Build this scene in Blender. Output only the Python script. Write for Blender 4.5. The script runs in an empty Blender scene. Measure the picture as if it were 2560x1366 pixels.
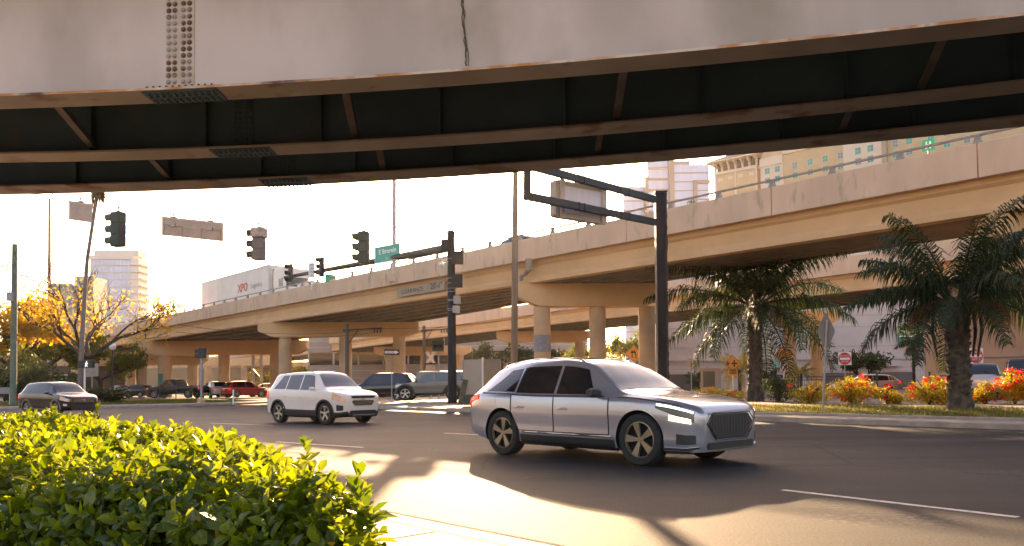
import bpy, bmesh, math, random
from math import pi, sin, cos, tan, sqrt, atan2
from mathutils import Vector, Matrix
rnd = random.Random(7)
sc = bpy.context.scene
col = sc.collection
R = math.radians
V = Vector
# ---------------------------------------------------------------- camera
LENS = 28.0; F = LENS/36*2560; PITCH = R(2.0); ROLL = R(-0.6); CAMZ = 1.18
SHIFT = (284-F*tan(PITCH))/2560
CM = Matrix.Rotation(pi/2+PITCH, 3, 'X') @ Matrix.Rotation(ROLL, 3, 'Z')
cam = bpy.data.objects.new('camera', bpy.data.cameras.new('camera')); col.objects.link(cam)
cam.data.lens = LENS; cam.data.sensor_width = 36; cam.data.sensor_fit = 'HORIZONTAL'; cam.data.shift_y = SHIFT
cam.data.clip_end = 6000; cam.data.clip_start = .05
cam.location = (0, 0, CAMZ); cam.rotation_euler = CM.to_euler(); sc.camera = cam
def ray(u, v): return CM @ V(((u-1280)/F, -(v-683)/F+SHIFT*2560/F, -1))
def at(u, v, Y): d = ray(u, v); return V((0, 0, CAMZ))+d*(Y/d.y)      # the point at distance Y ahead
def gnd(u, v, z=0.): d = ray(u, v); return V((0, 0, CAMZ))+d*((z-CAMZ)/d.z)  # the point on a level
# ---------------------------------------------------------------- objects
def tag(o, label=None, cat=None, group=None, kind=None):
    if label: o['label'] = label
    if cat: o['category'] = cat
    if group: o['group'] = group
    if kind: o['kind'] = kind
    return o
def thing(name, label, cat, loc=(0, 0, 0), rz=0., group=None, parent=None):
    o = bpy.data.objects.new(name, None); col.objects.link(o); o.empty_display_size = .2
    o.location = loc; o.rotation_euler = (0, 0, rz)
    return tag(o, label, cat, group)
def copy_tree(o, parent=None):
    c = o.copy(); col.objects.link(c); c.parent = parent
    for ch in o.children: copy_tree(ch, c)
    return c
def worg(o):
    p = V((0, 0, 0))
    while o is not None: p = p+o.location; o = o.parent
    return p
def interp(ks, x):                                # monotone cubic through (x, y) keys
    ks = sorted(ks)
    if x <= ks[0][0]: return ks[0][1]
    if x >= ks[-1][0]: return ks[-1][1]
    n = len(ks); d = [(ks[i+1][1]-ks[i][1])/(ks[i+1][0]-ks[i][0]) for i in range(n-1)]
    m = [d[0]]+[0 if d[i-1]*d[i] <= 0 else 2*d[i-1]*d[i]/(d[i-1]+d[i]) for i in range(1, n-1)]+[d[-1]]
    for i in range(n-1):
        if x <= ks[i+1][0]:
            h = ks[i+1][0]-ks[i][0]; t = (x-ks[i][0])/h
            return ((2*t**3-3*t*t+1)*ks[i][1]+(t**3-2*t*t+t)*h*m[i]+(-2*t**3+3*t*t)*ks[i+1][1]+(t**3-t*t)*h*m[i+1])
class MB:
    def __init__(s): s.v = []; s.f = []; s.m = []; s.mi = 0
    def add(s, vs, fs):
        o = len(s.v); s.v += [tuple(p) for p in vs]; s.f += [tuple(i+o for i in f) for f in fs]; s.m += [s.mi]*len(fs); return s
    def box(s, c, size, rot=None):
        hx, hy, hz = size[0]/2, size[1]/2, size[2]/2
        vs = [V((x, y, z)) for z in (-hz, hz) for y in (-hy, hy) for x in (-hx, hx)]
        if rot is not None: vs = [rot @ p for p in vs]
        return s.add([p+V(c) for p in vs], [(0, 2, 3, 1), (4, 5, 7, 6), (0, 1, 5, 4), (2, 6, 7, 3), (0, 4, 6, 2), (1, 3, 7, 5)])
    def bx(s, x0, x1, y0, y1, z0, z1):
        return s.box(((x0+x1)/2, (y0+y1)/2, (z0+z1)/2), (abs(x1-x0), abs(y1-y0), abs(z1-z0)))
    def beam(s, a, b, w, h, up=(0, 0, 1)):        # rectangular bar from a to b
        a, b = V(a), V(b); d = (b-a).normalized(); sd = d.cross(V(up))
        if sd.length < 1e-4: sd = d.cross(V((0, 1, 0)))
        sd.normalize(); u = sd.cross(d)
        vs = [p+sd*i*w/2+u*j*h/2 for p in (a, b) for i, j in ((-1, -1), (1, -1), (1, 1), (-1, 1))]
        return s.add(vs, [(0, 1, 2, 3), (7, 6, 5, 4), (0, 4, 5, 1), (1, 5, 6, 2), (2, 6, 7, 3), (3, 7, 4, 0)])
    def tube(s, pts, rad, n=8, cap=True):
        pts = [V(p) for p in pts]; k = len(pts); rs = rad if isinstance(rad, (list, tuple)) else [rad]*k
        vs = []; fs = []; u = None
        for i, p in enumerate(pts):
            d = (pts[min(i+1, k-1)]-pts[max(i-1, 0)]).normalized()
            if u is None: u = d.cross(V((0, 0, 1)) if abs(d.z) < .9 else V((0, 1, 0))).normalized()
            else:
                u = u-d*u.dot(d)
                u = u.normalized() if u.length > 1e-6 else d.cross(V((0, 1, 0))).normalized()
            w = d.cross(u)
            vs += [p+(u*cos(2*pi*j/n)+w*sin(2*pi*j/n))*rs[i] for j in range(n)]
        for i in range(k-1):
            for j in range(n):
                a = i*n+j; b = i*n+(j+1) % n; fs.append((a, b, b+n, a+n))
        if cap: fs += [tuple(range(n-1, -1, -1)), tuple(range((k-1)*n, k*n))]
        return s.add(vs, fs)
    def cyl(s, a, b, r, r2=None, n=16): return s.tube([a, b], [r, r if r2 is None else r2], n)
    def ext(s, poly, fn):                         # closed outline; fn(p, 0|1) -> 3d
        n = len(poly); vs = [fn(p, 0) for p in poly]+[fn(p, 1) for p in poly]
        return s.add(vs, [tuple(range(n-1, -1, -1)), tuple(range(n, 2*n))]+[(i, (i+1) % n, (i+1) % n+n, i+n) for i in range(n)])
    def sweep(s, secs, closed=True, caps=True):   # list of equal-length point rings
        n = len(secs[0]); vs = [p for r in secs for p in r]; fs = []
        for i in range(len(secs)-1):
            for j in range(n if closed else n-1):
                a = i*n+j; b = i*n+(j+1) % n; fs.append((a, b, b+n, a+n))
        if caps: fs += [tuple(range(n-1, -1, -1)), tuple(range((len(secs)-1)*n, len(secs)*n))]
        return s.add(vs, fs)
    def lathe(s, prof, c, ax, n=24):              # prof: (radius, offset along ax)
        ax = V(ax).normalized(); u = ax.cross(V((0, 0, 1)) if abs(ax.z) < .9 else V((1, 0, 0))).normalized(); w = ax.cross(u)
        vs = [V(c)+ax*h+(u*cos(2*pi*j/n)+w*sin(2*pi*j/n))*r for r, h in prof for j in range(n)]; fs = []
        for i in range(len(prof)-1):
            for j in range(n):
                a = i*n+j; b = i*n+(j+1) % n; fs.append((a, b, b+n, a+n))
        return s.add(vs, fs)
    def build(s, name, mats, parent=None, smooth=None, world=True, kind=None):
        me = bpy.data.meshes.new(name); off = V((0, 0, 0))
        if parent is not None and world: off = worg(parent)
        me.from_pydata([tuple(V(p)-off) for p in s.v] if off.length else s.v, [], s.f)
        for m in (mats if isinstance(mats, (list, tuple)) else [mats]): me.materials.append(m)
        if any(s.m): me.polygons.foreach_set('material_index', s.m)
        if smooth is not None:
            me.polygons.foreach_set('use_smooth', [True]*len(me.polygons))
            if smooth < 180: me.set_sharp_from_angle(angle=R(smooth))
        me.update(); o = bpy.data.objects.new(name, me); col.objects.link(o)
        if parent is not None: o.parent = parent
        if kind: o['kind'] = kind
        return o
def bevel(o, w=.01, seg=2):
    m = o.modifiers.new('bevel', 'BEVEL'); m.width = w; m.segments = seg; m.limit_method = 'ANGLE'; m.angle_limit = R(40); return o
def text(body, size, mat, parent, loc, rot=(pi/2, 0, 0), name='lettering', align='CENTER', ext=.002, sx=1., bold=0.):
    cu = bpy.data.curves.new('t', 'FONT'); cu.body = body; cu.size = size; cu.align_x = align; cu.align_y = 'CENTER'; cu.extrude = ext; cu.offset = bold
    cu.resolution_u = 3
    t = bpy.data.objects.new('t', cu); me = bpy.data.meshes.new_from_object(t); bpy.data.objects.remove(t); bpy.data.curves.remove(cu)
    for p in me.vertices: p.co.x *= sx
    me.name = name; me.materials.clear(); me.materials.append(mat)
    o = bpy.data.objects.new(name, me); col.objects.link(o); o.parent = parent; o.location = loc; o.rotation_euler = rot
    return o
# ---------------------------------------------------------------- materials
def node_mat(name):
    m = bpy.data.materials.new(name); m.use_nodes = True; nt = m.node_tree; b = nt.nodes['Principled BSDF']
    return m, nt, b
def M(name, c, rough=.7, c2=None, scale=2., thr=(.35, .65), detail=6, metal=0., bump=0., bscale=None, c3=None, s3=.5, thr3=(.5, .7), stretch=(1, 1, 1), emit=0., coat=0., spec=.5):
    m, nt, b = node_mat(name); N = nt.nodes.new; L = nt.links.new
    b.inputs['Roughness'].default_value = rough; b.inputs['Metallic'].default_value = metal; b.inputs['Base Color'].default_value = (*c, 1)
    b.inputs['Specular IOR Level'].default_value = spec
    if coat: b.inputs['Coat Weight'].default_value = coat; b.inputs['Coat Roughness'].default_value = .04
    if emit: b.inputs['Emission Color'].default_value = (*c, 1); b.inputs['Emission Strength'].default_value = emit
    tc = N('ShaderNodeTexCoord'); mp = N('ShaderNodeMapping'); mp.inputs['Scale'].default_value = stretch; L(tc.outputs['Object'], mp.inputs['Vector'])
    def noise(sc_, det, lo, hi):
        n = N('ShaderNodeTexNoise'); n.inputs['Scale'].default_value = sc_; n.inputs['Detail'].default_value = det; L(mp.outputs[0], n.inputs['Vector'])
        r = N('ShaderNodeMapRange'); r.inputs[1].default_value = lo; r.inputs[2].default_value = hi; L(n.outputs['Fac'], r.inputs[0]); return r.outputs[0]
    cur = None
    if c2:
        x = N('ShaderNodeMix'); x.data_type = 'RGBA'; x.inputs[6].default_value = (*c, 1); x.inputs[7].default_value = (*c2, 1)
        L(noise(scale, detail, *thr), x.inputs[0]); cur = x.outputs[2]
    if c3:
        x = N('ShaderNodeMix'); x.data_type = 'RGBA'; x.inputs[7].default_value = (*c3, 1)
        if cur: L(cur, x.inputs[6])
        else: x.inputs[6].default_value = (*c, 1)
        L(noise(s3, 8, *thr3), x.inputs[0]); cur = x.outputs[2]
    if cur: L(cur, b.inputs['Base Color'])
    if bump:
        n = N('ShaderNodeTexNoise'); n.inputs['Scale'].default_value = bscale or scale*4; n.inputs['Detail'].default_value = 5; L(mp.outputs[0], n.inputs['Vector'])
        bp = N('ShaderNodeBump'); bp.inputs['Strength'].default_value = bump; bp.inputs['Distance'].default_value = .02; L(n.outputs['Fac'], bp.inputs['Height']); L(bp.outputs[0], b.inputs['Normal'])
    return m
def leafmat(name, c, c2, trans=.45, rough=.4, scale=3., tc=None, spec=.5):
    m, nt, b = node_mat(name); N = nt.nodes.new; L = nt.links.new
    g = N('ShaderNodeNewGeometry'); n = N('ShaderNodeTexNoise'); n.inputs['Scale'].default_value = scale
    t = N('ShaderNodeTexCoord'); L(t.outputs['Object'], n.inputs['Vector'])
    ad = N('ShaderNodeMath'); ad.operation = 'ADD'; L(n.outputs['Fac'], ad.inputs[0]); L(g.outputs['Random Per Island'], ad.inputs[1])
    r = N('ShaderNodeMapRange'); r.inputs[1].default_value = .4; r.inputs[2].default_value = 1.5; L(ad.outputs[0], r.inputs[0])
    x = N('ShaderNodeMix'); x.data_type = 'RGBA'; x.inputs[6].default_value = (*c, 1); x.inputs[7].default_value = (*c2, 1); L(r.outputs[0], x.inputs[0])
    L(x.outputs[2], b.inputs['Base Color']); b.inputs['Roughness'].default_value = rough; b.inputs['Specular IOR Level'].default_value = spec
    tr = N('ShaderNodeBsdfTranslucent')
    mul = N('ShaderNodeMix'); mul.data_type = 'RGBA'; mul.blend_type = 'MULTIPLY'; mul.inputs[0].default_value = 1; mul.inputs[7].default_value = (*(tc or (2.4, 2.2, .8)), 1)
    L(x.outputs[2], mul.inputs[6]); L(mul.outputs[2], tr.inputs[0])
    ms = N('ShaderNodeMixShader'); ms.inputs[0].default_value = trans; L(b.outputs[0], ms.inputs[1]); L(tr.outputs[0], ms.inputs[2])
    L(ms.outputs[0], nt.nodes['Material Output'].inputs['Surface']); return m
K = {}
K['conc'] = M('concrete_warm', (.57, .375, .215), .85, (.48, .31, .17), .9, bump=.15, bscale=14, c3=(.3, .23, .16), s3=.35, thr3=(.55, .75))
K['parapet'] = M('concrete_parapet', (.64, .46, .325), .85, (.54, .385, .265), 1.1, bump=.35, bscale=9, c3=(.27, .21, .16), s3=2.6, thr3=(.58, .8), stretch=(1, 1, .3))
K['ginner'] = M('concrete_girder_shaded', (.22, .17, .115), .9, (.16, .125, .085), 1.)  # inner girders: shade under the deck is put into this darker concrete
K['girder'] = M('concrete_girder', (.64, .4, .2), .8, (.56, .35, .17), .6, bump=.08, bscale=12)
K['slab'] = M('concrete_underside_shaded', (.06, .052, .045), .9, (.045, .04, .035), 1.2)  # deck underside, near black: its shade is part of the colour
K['pave'] = M('sidewalk_concrete', (.33, .285, .24), .85, (.26, .22, .185), 2.2, bump=.3, bscale=40, c3=(.3, .25, .2), s3=.9, thr3=(.55, .8))
K['kerb'] = M('kerb_concrete', (.33, .28, .23), .85, (.23, .19, .16), 2.5, bump=.35, bscale=30)
K['roughkerb'] = M('kerb_aggregate', (.2, .17, .16), .9, (.34, .29, .26), 40, bump=.8, bscale=70)
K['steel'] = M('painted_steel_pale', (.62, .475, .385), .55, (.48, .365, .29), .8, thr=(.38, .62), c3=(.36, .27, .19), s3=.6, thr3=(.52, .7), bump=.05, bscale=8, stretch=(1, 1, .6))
K['steelin'] = M('steel_inner_shaded', (.04, .066, .07), .6, (.028, .048, .052), 1.2, c3=(.07, .06, .05), s3=.9, thr3=(.6, .75))  # inner steel, its dark teal carries the shade below the deck
K['brace'] = M('brace_steel', (.13, .1, .07), .7, (.06, .055, .05), 2., c3=(.09, .06, .04), s3=2., thr3=(.5, .6))
K['flange'] = M('painted_steel_flange', (.27, .215, .155), .65, (.2, .155, .11), 1.3, c3=(.14, .06, .025), s3=1.1, thr3=(.58, .66))
K['rust'] = M('rusty_steel_edge', (.5, .2, .06), .8, (.66, .5, .36), 2.2, thr=(.42, .58), c3=(.12, .06, .04), s3=1.1, thr3=(.58, .64))
K['plate'] = M('splice_plate_paint', (.58, .44, .33), .6, (.42, .29, .18), 3., thr=(.45, .75))
K['bolt'] = M('bolt_steel', (.4, .31, .25), .6, (.16, .08, .04), 3.2, thr=(.45, .55))
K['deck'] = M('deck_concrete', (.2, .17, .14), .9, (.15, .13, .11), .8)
K['black'] = M('black_paint', (.03, .033, .037), .5, (.022, .024, .028), 2)
K['pole'] = M('dark_pole_paint', (.014, .015, .018), .6, (.03, .03, .03), 6, thr=(.55, .7), stretch=(1, 1, .2), spec=.25)
K['bark'] = M('splintered_dark_wood', (.06, .05, .045), .9, (.025, .022, .022), 6, bump=1., bscale=12, stretch=(1, 1, .15))
K['greensig'] = M('signal_green', (.018, .042, .033), .5, (.013, .03, .025), 4)
K['signalblk'] = M('signal_black', (.02, .022, .025), .5)
K['galv'] = M('galvanised_steel', (.34, .33, .33), .5, (.26, .25, .25), 5, metal=.3)
K['signback'] = M('sign_back_aluminium', (.36, .31, .27), .5, (.3, .26, .22), 4, metal=.2)
K['white'] = M('white_paint', (.8, .78, .75), .5)
K['lens'] = M('signal_lens', (.07, .04, .03), .2)
K['wood'] = M('utility_pole_wood', (.3, .22, .14), .9, (.18, .13, .085), 4, bump=.5, bscale=12, stretch=(1, 1, .08))
K['asphalt'] = None
K['glassd'] = M('dark_glass', (.012, .014, .018), .06, spec=.9)
K['rubber'] = M('tyre_rubber', (.016, .016, .016), .85, (.03, .027, .024), 12)
K['rim'] = M('alloy_rim', (.5, .46, .42), .35, metal=.8)
K['rimb'] = M('bronze_alloy_rim', (.33, .26, .18), .35, metal=.7)
K['trim'] = M('black_plastic_trim', (.02, .02, .022), .55)
K['chrome'] = M('chrome', (.75, .73, .7), .15, metal=1)
K['hole'] = M('wheel_well_black', (.006, .006, .006), .9)
def asphalt():
    m, nt, b = node_mat('asphalt'); N = nt.nodes.new; L = nt.links.new
    tc = N('ShaderNodeTexCoord')
    def nz(s, d=4, st=(1, 1, 1), rot=0):
        mp = N('ShaderNodeMapping'); mp.inputs['Scale'].default_value = st; mp.inputs['Rotation'].default_value = (0, 0, rot); L(tc.outputs['Object'], mp.inputs[0])
        n = N('ShaderNodeTexNoise'); n.inputs['Scale'].default_value = s; n.inputs['Detail'].default_value = d; L(mp.outputs[0], n.inputs[0]); return n.outputs['Fac']
    def mr(x, a, b_, c=0., d=1.):
        r = N('ShaderNodeMapRange'); [setattr(r.inputs[i+1], 'default_value', q) for i, q in enumerate((a, b_, c, d))]; L(x, r.inputs[0]); return r.outputs[0]
    def mix(f, a, b_):
        x = N('ShaderNodeMix'); x.data_type = 'RGBA'; L(f, x.inputs[0])
        for i, q in ((6, a), (7, b_)):
            if isinstance(q, tuple): x.inputs[i].default_value = (*q, 1)
            else: L(q, x.inputs[i])
        return x.outputs[2]
    c = mix(mr(nz(45, 5), .4, .68), (.012, .0132, .0152), (.052, .052, .056))
    c = mix(mr(nz(.3, 6), .42, .6, 0, .75), c, (.043, .042, .045))
    c = mix(mr(nz(.55, 4, (.06, 1, 1), R(46)), .5, .62, 0, .75), c, (.014, .014, .016))
    c = mix(mr(nz(1.7, 2), .68, .76, 0, .8), c, (.009, .009, .01))
    vo = N('ShaderNodeTexVoronoi'); vo.feature = 'DISTANCE_TO_EDGE'; vo.inputs['Scale'].default_value = .16
    wp = N('ShaderNodeMixRGB'); wp.inputs[0].default_value = .06; L(tc.outputs['Object'], wp.inputs[1])
    wn = N('ShaderNodeTexNoise'); wn.inputs['Scale'].default_value = 1.5; wn.inputs['Detail'].default_value = 6; L(tc.outputs['Object'], wn.inputs[0]); L(wn.outputs['Color'], wp.inputs[2]); L(wp.outputs[0], vo.inputs['Vector'])
    c = mix(mr(vo.outputs['Distance'], 0, .009, .95, 0), c, (.015, .014, .014))
    mm = N('ShaderNodeMath'); mm.operation = 'MULTIPLY'; L(mr(nz(.45, 3), .56, .68), mm.inputs[0]); L(mr(nz(14, 6), .52, .62, 0, .8), mm.inputs[1])
    c = mix(mm.outputs[0], c, (.12, .11, .1))
    L(c, b.inputs['Base Color']); b.inputs['Roughness'].default_value = .76; b.inputs['Specular IOR Level'].default_value = .19
    bp = N('ShaderNodeBump'); bp.inputs['Strength'].default_value = .9; bp.inputs['Distance'].default_value = .012; L(nz(110, 3), bp.inputs['Height']); L(bp.outputs[0], b.inputs['Normal'])
    return m
K['asphalt'] = asphalt()
K['mark'] = M('worn_road_paint', (.6, .56, .5), .7, (.3, .27, .24), 9, thr=(.52, .72), bump=.2, bscale=60)
K['grass'] = M('verge_soil_grass', (.04, .05, .014), .95, (.07, .065, .02), 4, bump=.6, bscale=20)
K['soil'] = M('bare_dry_ground', (.16, .13, .09), .95, (.11, .09, .06), 2, bump=.4, bscale=20)
# ---------------------------------------------------------------- light
SUN = ray(1186, 430).normalized()
ELEV = math.asin(SUN.z); AZ = atan2(SUN.x, SUN.y)
w = bpy.data.worlds.new('World'); sc.world = w; w.use_nodes = True
nt = w.node_tree; bg = nt.nodes['Background']
sky = nt.nodes.new('ShaderNodeTexSky'); sky.sky_type = 'NISHITA'; sky.sun_disc = False
sky.sun_elevation = ELEV; sky.sun_rotation = AZ; sky.air_density = 1.0; sky.dust_density = 3.0; sky.ozone_density = .6
tint = nt.nodes.new('ShaderNodeMix'); tint.data_type = 'RGBA'; tint.blend_type = 'MULTIPLY'; tint.inputs[0].default_value = 1; tint.inputs[7].default_value = (1.13, .93, .88, 1)
nt.links.new(sky.outputs[0], tint.inputs[6]); nt.links.new(tint.outputs[2], bg.inputs[0]); bg.inputs[1].default_value = .1
sl = bpy.data.lights.new('sun', 'SUN'); sl.energy = 5.; sl.angle = R(.5); sl.color = (1, .66, .36)
so = bpy.data.objects.new('sun', sl); col.objects.link(so); so.rotation_euler = SUN.to_track_quat('Z', 'Y').to_euler(); so.location = (0, 0, 60)
vs = sc.view_settings; vs.view_transform = 'Standard'; vs.look = 'None'; vs.gamma = 1; vs.exposure = 2.4
sc.cycles.max_bounces = 8; sc.cycles.diffuse_bounces = 5; sc.cycles.sample_clamp_indirect = 8
# ---------------------------------------------------------------- ground, road, kerbs
def struct(o): o['kind'] = 'structure'; return o
g = MB(); g.add([(-3000, -3000, -.03), (3000, -3000, -.03), (3000, 5000, -.03), (-3000, 5000, -.03)], [(0, 1, 2, 3)])
struct(g.build('ground', K['soil']))
g = MB(); g.add([(-140, -60, 0), (140, -60, 0), (140, 130, 0), (-140, 130, 0)], [(0, 1, 2, 3)])
struct(g.build('road', K['asphalt']))
def offs(pts, d):                                # offset a polyline to its left
    out = []
    for i, p in enumerate(pts):
        a = V(pts[max(i-1, 0)]); b = V(pts[min(i+1, len(pts)-1)]); q = V(p)
        d1 = (q-a).normalized() if i > 0 else (b-q).normalized(); d2 = (b-q).normalized() if i < len(pts)-1 else d1
        n1 = V((-d1.y, d1.x)); n2 = V((-d2.y, d2.x)); n = (n1+n2).normalized(); k = d/max(.4, n.dot(n1)); out.append(V((q.x+n.x*k, q.y+n.y*k)))
    return out
def strip(mb, a, za, b, zb):
    n = len(a); vs = [(p.x, p.y, za) for p in map(V, a)]+[(p.x, p.y, zb) for p in map(V, b)]
    mb.add(vs, [(i, i+1, n+i+1, n+i) for i in range(n-1)])
def kerb(name, pts, z0, z1, wd, mat):
    mb = MB(); o = offs(pts, wd); e = offs(pts, .03)
    strip(mb, pts, z0, [(p[0], p[1]) for p in e], z1-.02); strip(mb, e, z1-.02, offs(pts, .055), z1); strip(mb, offs(pts, .055), z1, o, z1); strip(mb, o, z1, o, z1-.3)
    return struct(mb.build(name, mat, smooth=50))
def xy(p): return V((p.x, p.y))
# near side: gutter pan, kerb and pavement under the hedge
a = xy(gnd(890, 1265)); b = xy(gnd(1400, 1366)); dn = (b-a).normalized()
NEAR = [a-dn*30, a, b, b+dn*14][::-1]            # runs right to left, so the camera's side is its left
g = MB(); strip(g, NEAR, .004, offs(NEAR, .3), .012); struct(g.build('gutter_pan', K['kerb']))
g = MB(); strip(g, offs(NEAR, -.012), .0045, offs(NEAR, .008), .0135); strip(g, offs(NEAR, .283), .0125, offs(NEAR, .299), .0145)
struct(g.build('gutter_seam', M('seam_dirt', (.03, .025, .02), .95)))
kerb('near_kerb', offs(NEAR, .3), 0, .06, .16, K['kerb'])
g = MB(); e = offs(NEAR, .468); strip(g, e, .058, offs(NEAR, 14), .1); struct(g.build('pavement', K['pave']))
g = MB()
for k in range(-1, 9):                              # scored joints across the pavement
    p = a+dn*(-6+k*1.6); n = V((-dn.y, dn.x))*-1; n = n if n.dot(-a) > 0 else -n
    g.beam((*(p+n*.49), .0605), (*(p+n*2.0), .0655), .008, .003)
struct(g.build('pavement_joint', M('joint_dirt', (.16, .13, .1), .9)))
# far side, right of the side street
PR = [V(p) for p in ((-10, 84), (-9.4, 50.5), (-8.6, 46.6), (-6.6, 43.3), (-1.9, 37), (2.9, 31.3), (7.8, 25.4), (12.4, 19.2), (24, 4), (40, -15))]
kerb('far_kerb', PR[:8], 0, .15, .17, K['kerb']); kerb('far_kerb', [PR[7]+(PR[8]-PR[7])*.004]+PR[8:], 0, .155, .17, K['roughkerb'])
e = offs(PR, .172); m1 = offs(PR, 1.0); m2 = offs(PR, 6.0)
g = MB(); strip(g, e, .148, m1, .17); struct(g.build('far_pavement', K['pave']))
kerb('verge_kerb', m1[4:], .1, .25, .16, K['kerb'])
m1b = offs(PR, 1.15)
g = MB(); strip(g, m1[:5], .17, m2[:5], .36); struct(g.build('paved_corner', K['pave']))
g = MB(); strip(g, m1b[4:], .24, m2[4:], .37); struct(g.build('verge', K['grass']))
g = MB(); far = [(p.x, p.y, .37) for p in m2]+[(150, -15, .37), (150, 400, .37), (m2[0].x, 400, .37)]
g.add(far, [tuple(range(len(far)-1, -1, -1))]); struct(g.build('parking_lot', M('lot_surface', (.1, .085, .07), .9, (.15, .125, .1), 1.5)))
# left of the side street
PL = [V(p) for p in ((-120, 60), (-60, 53.5), (-40, 53.), (-28.9, 55), (-24, 58.4), (-22.1, 60.8), (-20.5, 66), (-19.5, 90))]
kerb('left_kerb', PL, 0, .15, .17, K['kerb'])
e = offs(PL, .172); m1 = offs(PL, 1.6); m2 = offs(PL, 9)
g = MB(); strip(g, e, .148, m1, .18); struct(g.build('left_pavement', K['pave']))
g = MB(); strip(g, m1, .18, m2, .36); struct(g.build('left_verge', K['grass']))
g = MB(); far = [(p.x, p.y, .36) for p in m2]+[(m2[-1].x, 400, .36), (-300, 400, .36), (-300, 60, .36)]
g.add(far, [tuple(range(len(far)-1, -1, -1))]); struct(g.build('left_lot', M('left_lot_surface', (.09, .075, .06), .9, (.14, .11, .09), 1.5)))
# lane markings
g = MB()
for (u1, v1, u2, v2, wd) in ((1957, 1225, 2545, 1293, .1), (690, 1105, 908, 1119, .1), (525, 1058, 682, 1064, .1), (1110, 1083, 1300, 1093, .1), (2720, 1330, 3500, 1430, .1)):
    p, q = gnd(u1, v1, .004), gnd(u2, v2, .004); d = (q-p).normalized(); n = V((-d.y, d.x, 0))*wd/2
    L_ = (q-p).length; k = 14; lo = [p+d*L_*i/k-n*(1+.12*rnd.uniform(-1, 1)) for i in range(k+1)]; hi = [p+d*L_*i/k+n*(1+.12*rnd.uniform(-1, 1)) for i in range(k+1)]
    g.add(lo+hi, [(i, i+1, k+2+i, k+1+i) for i in range(k)])
struct(g.build('lane_marking', K['mark']))
# ---------------------------------------------------------------- the concrete overpasses
def ibeam(z):                                    # precast girder outline: across offset, height
    h = [(.28, 0), (.28, .2), (.1, .38), (.09, .86), (.2, .97), (.2, 1.163)]
    return [(a_, z+b_) for a_, b_ in h]+[(-a_, z+b_) for a_, b_ in reversed(h)]
def overpass(name, label, path, wid, z0, ng, dirx, seg, rail=True, jointed=True, mats=None):
    """path: outer parapet face as (x, y) samples; wid(y): width along dirx"""
    root = thing(name, label, 'overpass', (*path[len(path)//2], 0)); n = len(path)
    P = [V(p) for p in path]; dx = V(dirx)
    T = [(P[min(i+1, n-1)]-P[max(i-1, 0)]).normalized() for i in range(n)]
    Nn = [V((-t.y, t.x)) if V((-t.y, t.x)).dot(dx) > 0 else V((t.y, -t.x)) for t in T]
    def pt(i, o, z): q = P[i]+Nn[i]*o; return (q.x, q.y, z)
    for k in range(ng):
        mb = MB(); secs = []
        for i in range(n):
            fr = k/(ng-1); c = P[i]+Nn[i]*.56+dx*(wid(P[i].y)-1.1)*fr
            secs.append([(c.x+Nn[i].x*a_, c.y+Nn[i].y*a_, z_) for a_, z_ in ibeam(z0)])
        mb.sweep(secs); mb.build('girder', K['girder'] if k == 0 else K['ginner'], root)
    mb = MB(); secs = []
    for i in range(n):
        f = P[i]+dx*wid(P[i].y); secs.append([pt(i, .41, z0+1.165), pt(i, .41, z0+1.36), (f.x, f.y, z0+1.36), (f.x, f.y, z0+1.165)])
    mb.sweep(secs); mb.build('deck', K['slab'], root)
    mb = MB(); st = seg
    for s0 in range(0, n-1, st):                 # near parapet, cast in lengths with open joints
        idx = list(range(s0, min(s0+st, n-1)+1)); secs = []
        for j, i in enumerate(idx):
            gap = T[i]*(.02 if j == 0 else -.02 if j == len(idx)-1 else 0)
            secs.append([tuple(V(pt(i, o, z))+V((gap.x, gap.y, 0))) for o, z in ((0, z0+1.16), (.0, z0+2.27), (.02, z0+2.29), (.17, z0+2.29), (.24, z0+1.7), (.4, z0+1.37), (.4, z0+1.16))])
        mb.sweep(secs)
    mb.build('parapet', K['parapet'], root)
    mb = MB(); secs = []
    for i in range(n):
        f = P[i]+dx*wid(P[i].y); secs.append([(f.x+o, f.y+o*.5, z) for o, z in ((0, z0+1.16), (0, z0+2.29), (-.2, z0+2.29), (-.3, z0+1.37))])
    mb.sweep(secs); mb.build('parapet', K['parapet'], root)
    if rail:
        mb = MB(); mb.sweep([[pt(i, .05, z0+2.53), pt(i, .05, z0+2.6), pt(i, .15, z0+2.6), pt(i, .15, z0+2.53)] for i in range(n)])
        r = mb.build('handrail', K['railm'], root)
        pm = None
        for i in range(0, n):
            if pm is None:
                q = MB(); q.sweep([[(-.17, -.06, 0), (.17, -.06, 0), (.17, .06, 0), (-.17, .06, 0)], [(-.1, -.06, .14), (.1, -.06, .14), (.1, .05, .14), (-.1, .05, .14)], [(-.09, -.055, .3), (.09, -.055, .3), (.09, .03, .3), (-.09, .03, .3)]])
                po = q.build('rail_post', K['railm']); pm = po
            else: po = pm.copy(); col.objects.link(po)
            po.parent = root; po.location = V(pt(i, .1, z0+2.285))-root.location; po.rotation_euler = (0, 0, atan2(T[i].y, T[i].x))
    return root, P, T, Nn
K['railm'] = M('rail_aluminium', (.3, .26, .22), .5, (.2, .18, .16), 4, metal=.2)
E0 = V((.42, 42)); DD = V((-.669, .743)).normalized()
path2 = [E0+DD*(2.45*i-.0) for i in range(-15, 54)]
def wid2(y): return interp([(18, 4.6), (25, 5.2), (43, 7.7), (65, 13.0), (89, 17.5), (150, 24)], y)
Z2 = 6.64
ov2, P2, T2, N2 = overpass('concrete_overpass', 'long pale concrete overpass crossing the picture with clearance sign and truck on it', [tuple(p) for p in path2], wid2, Z2, 7, (1, .03), 3)
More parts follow.
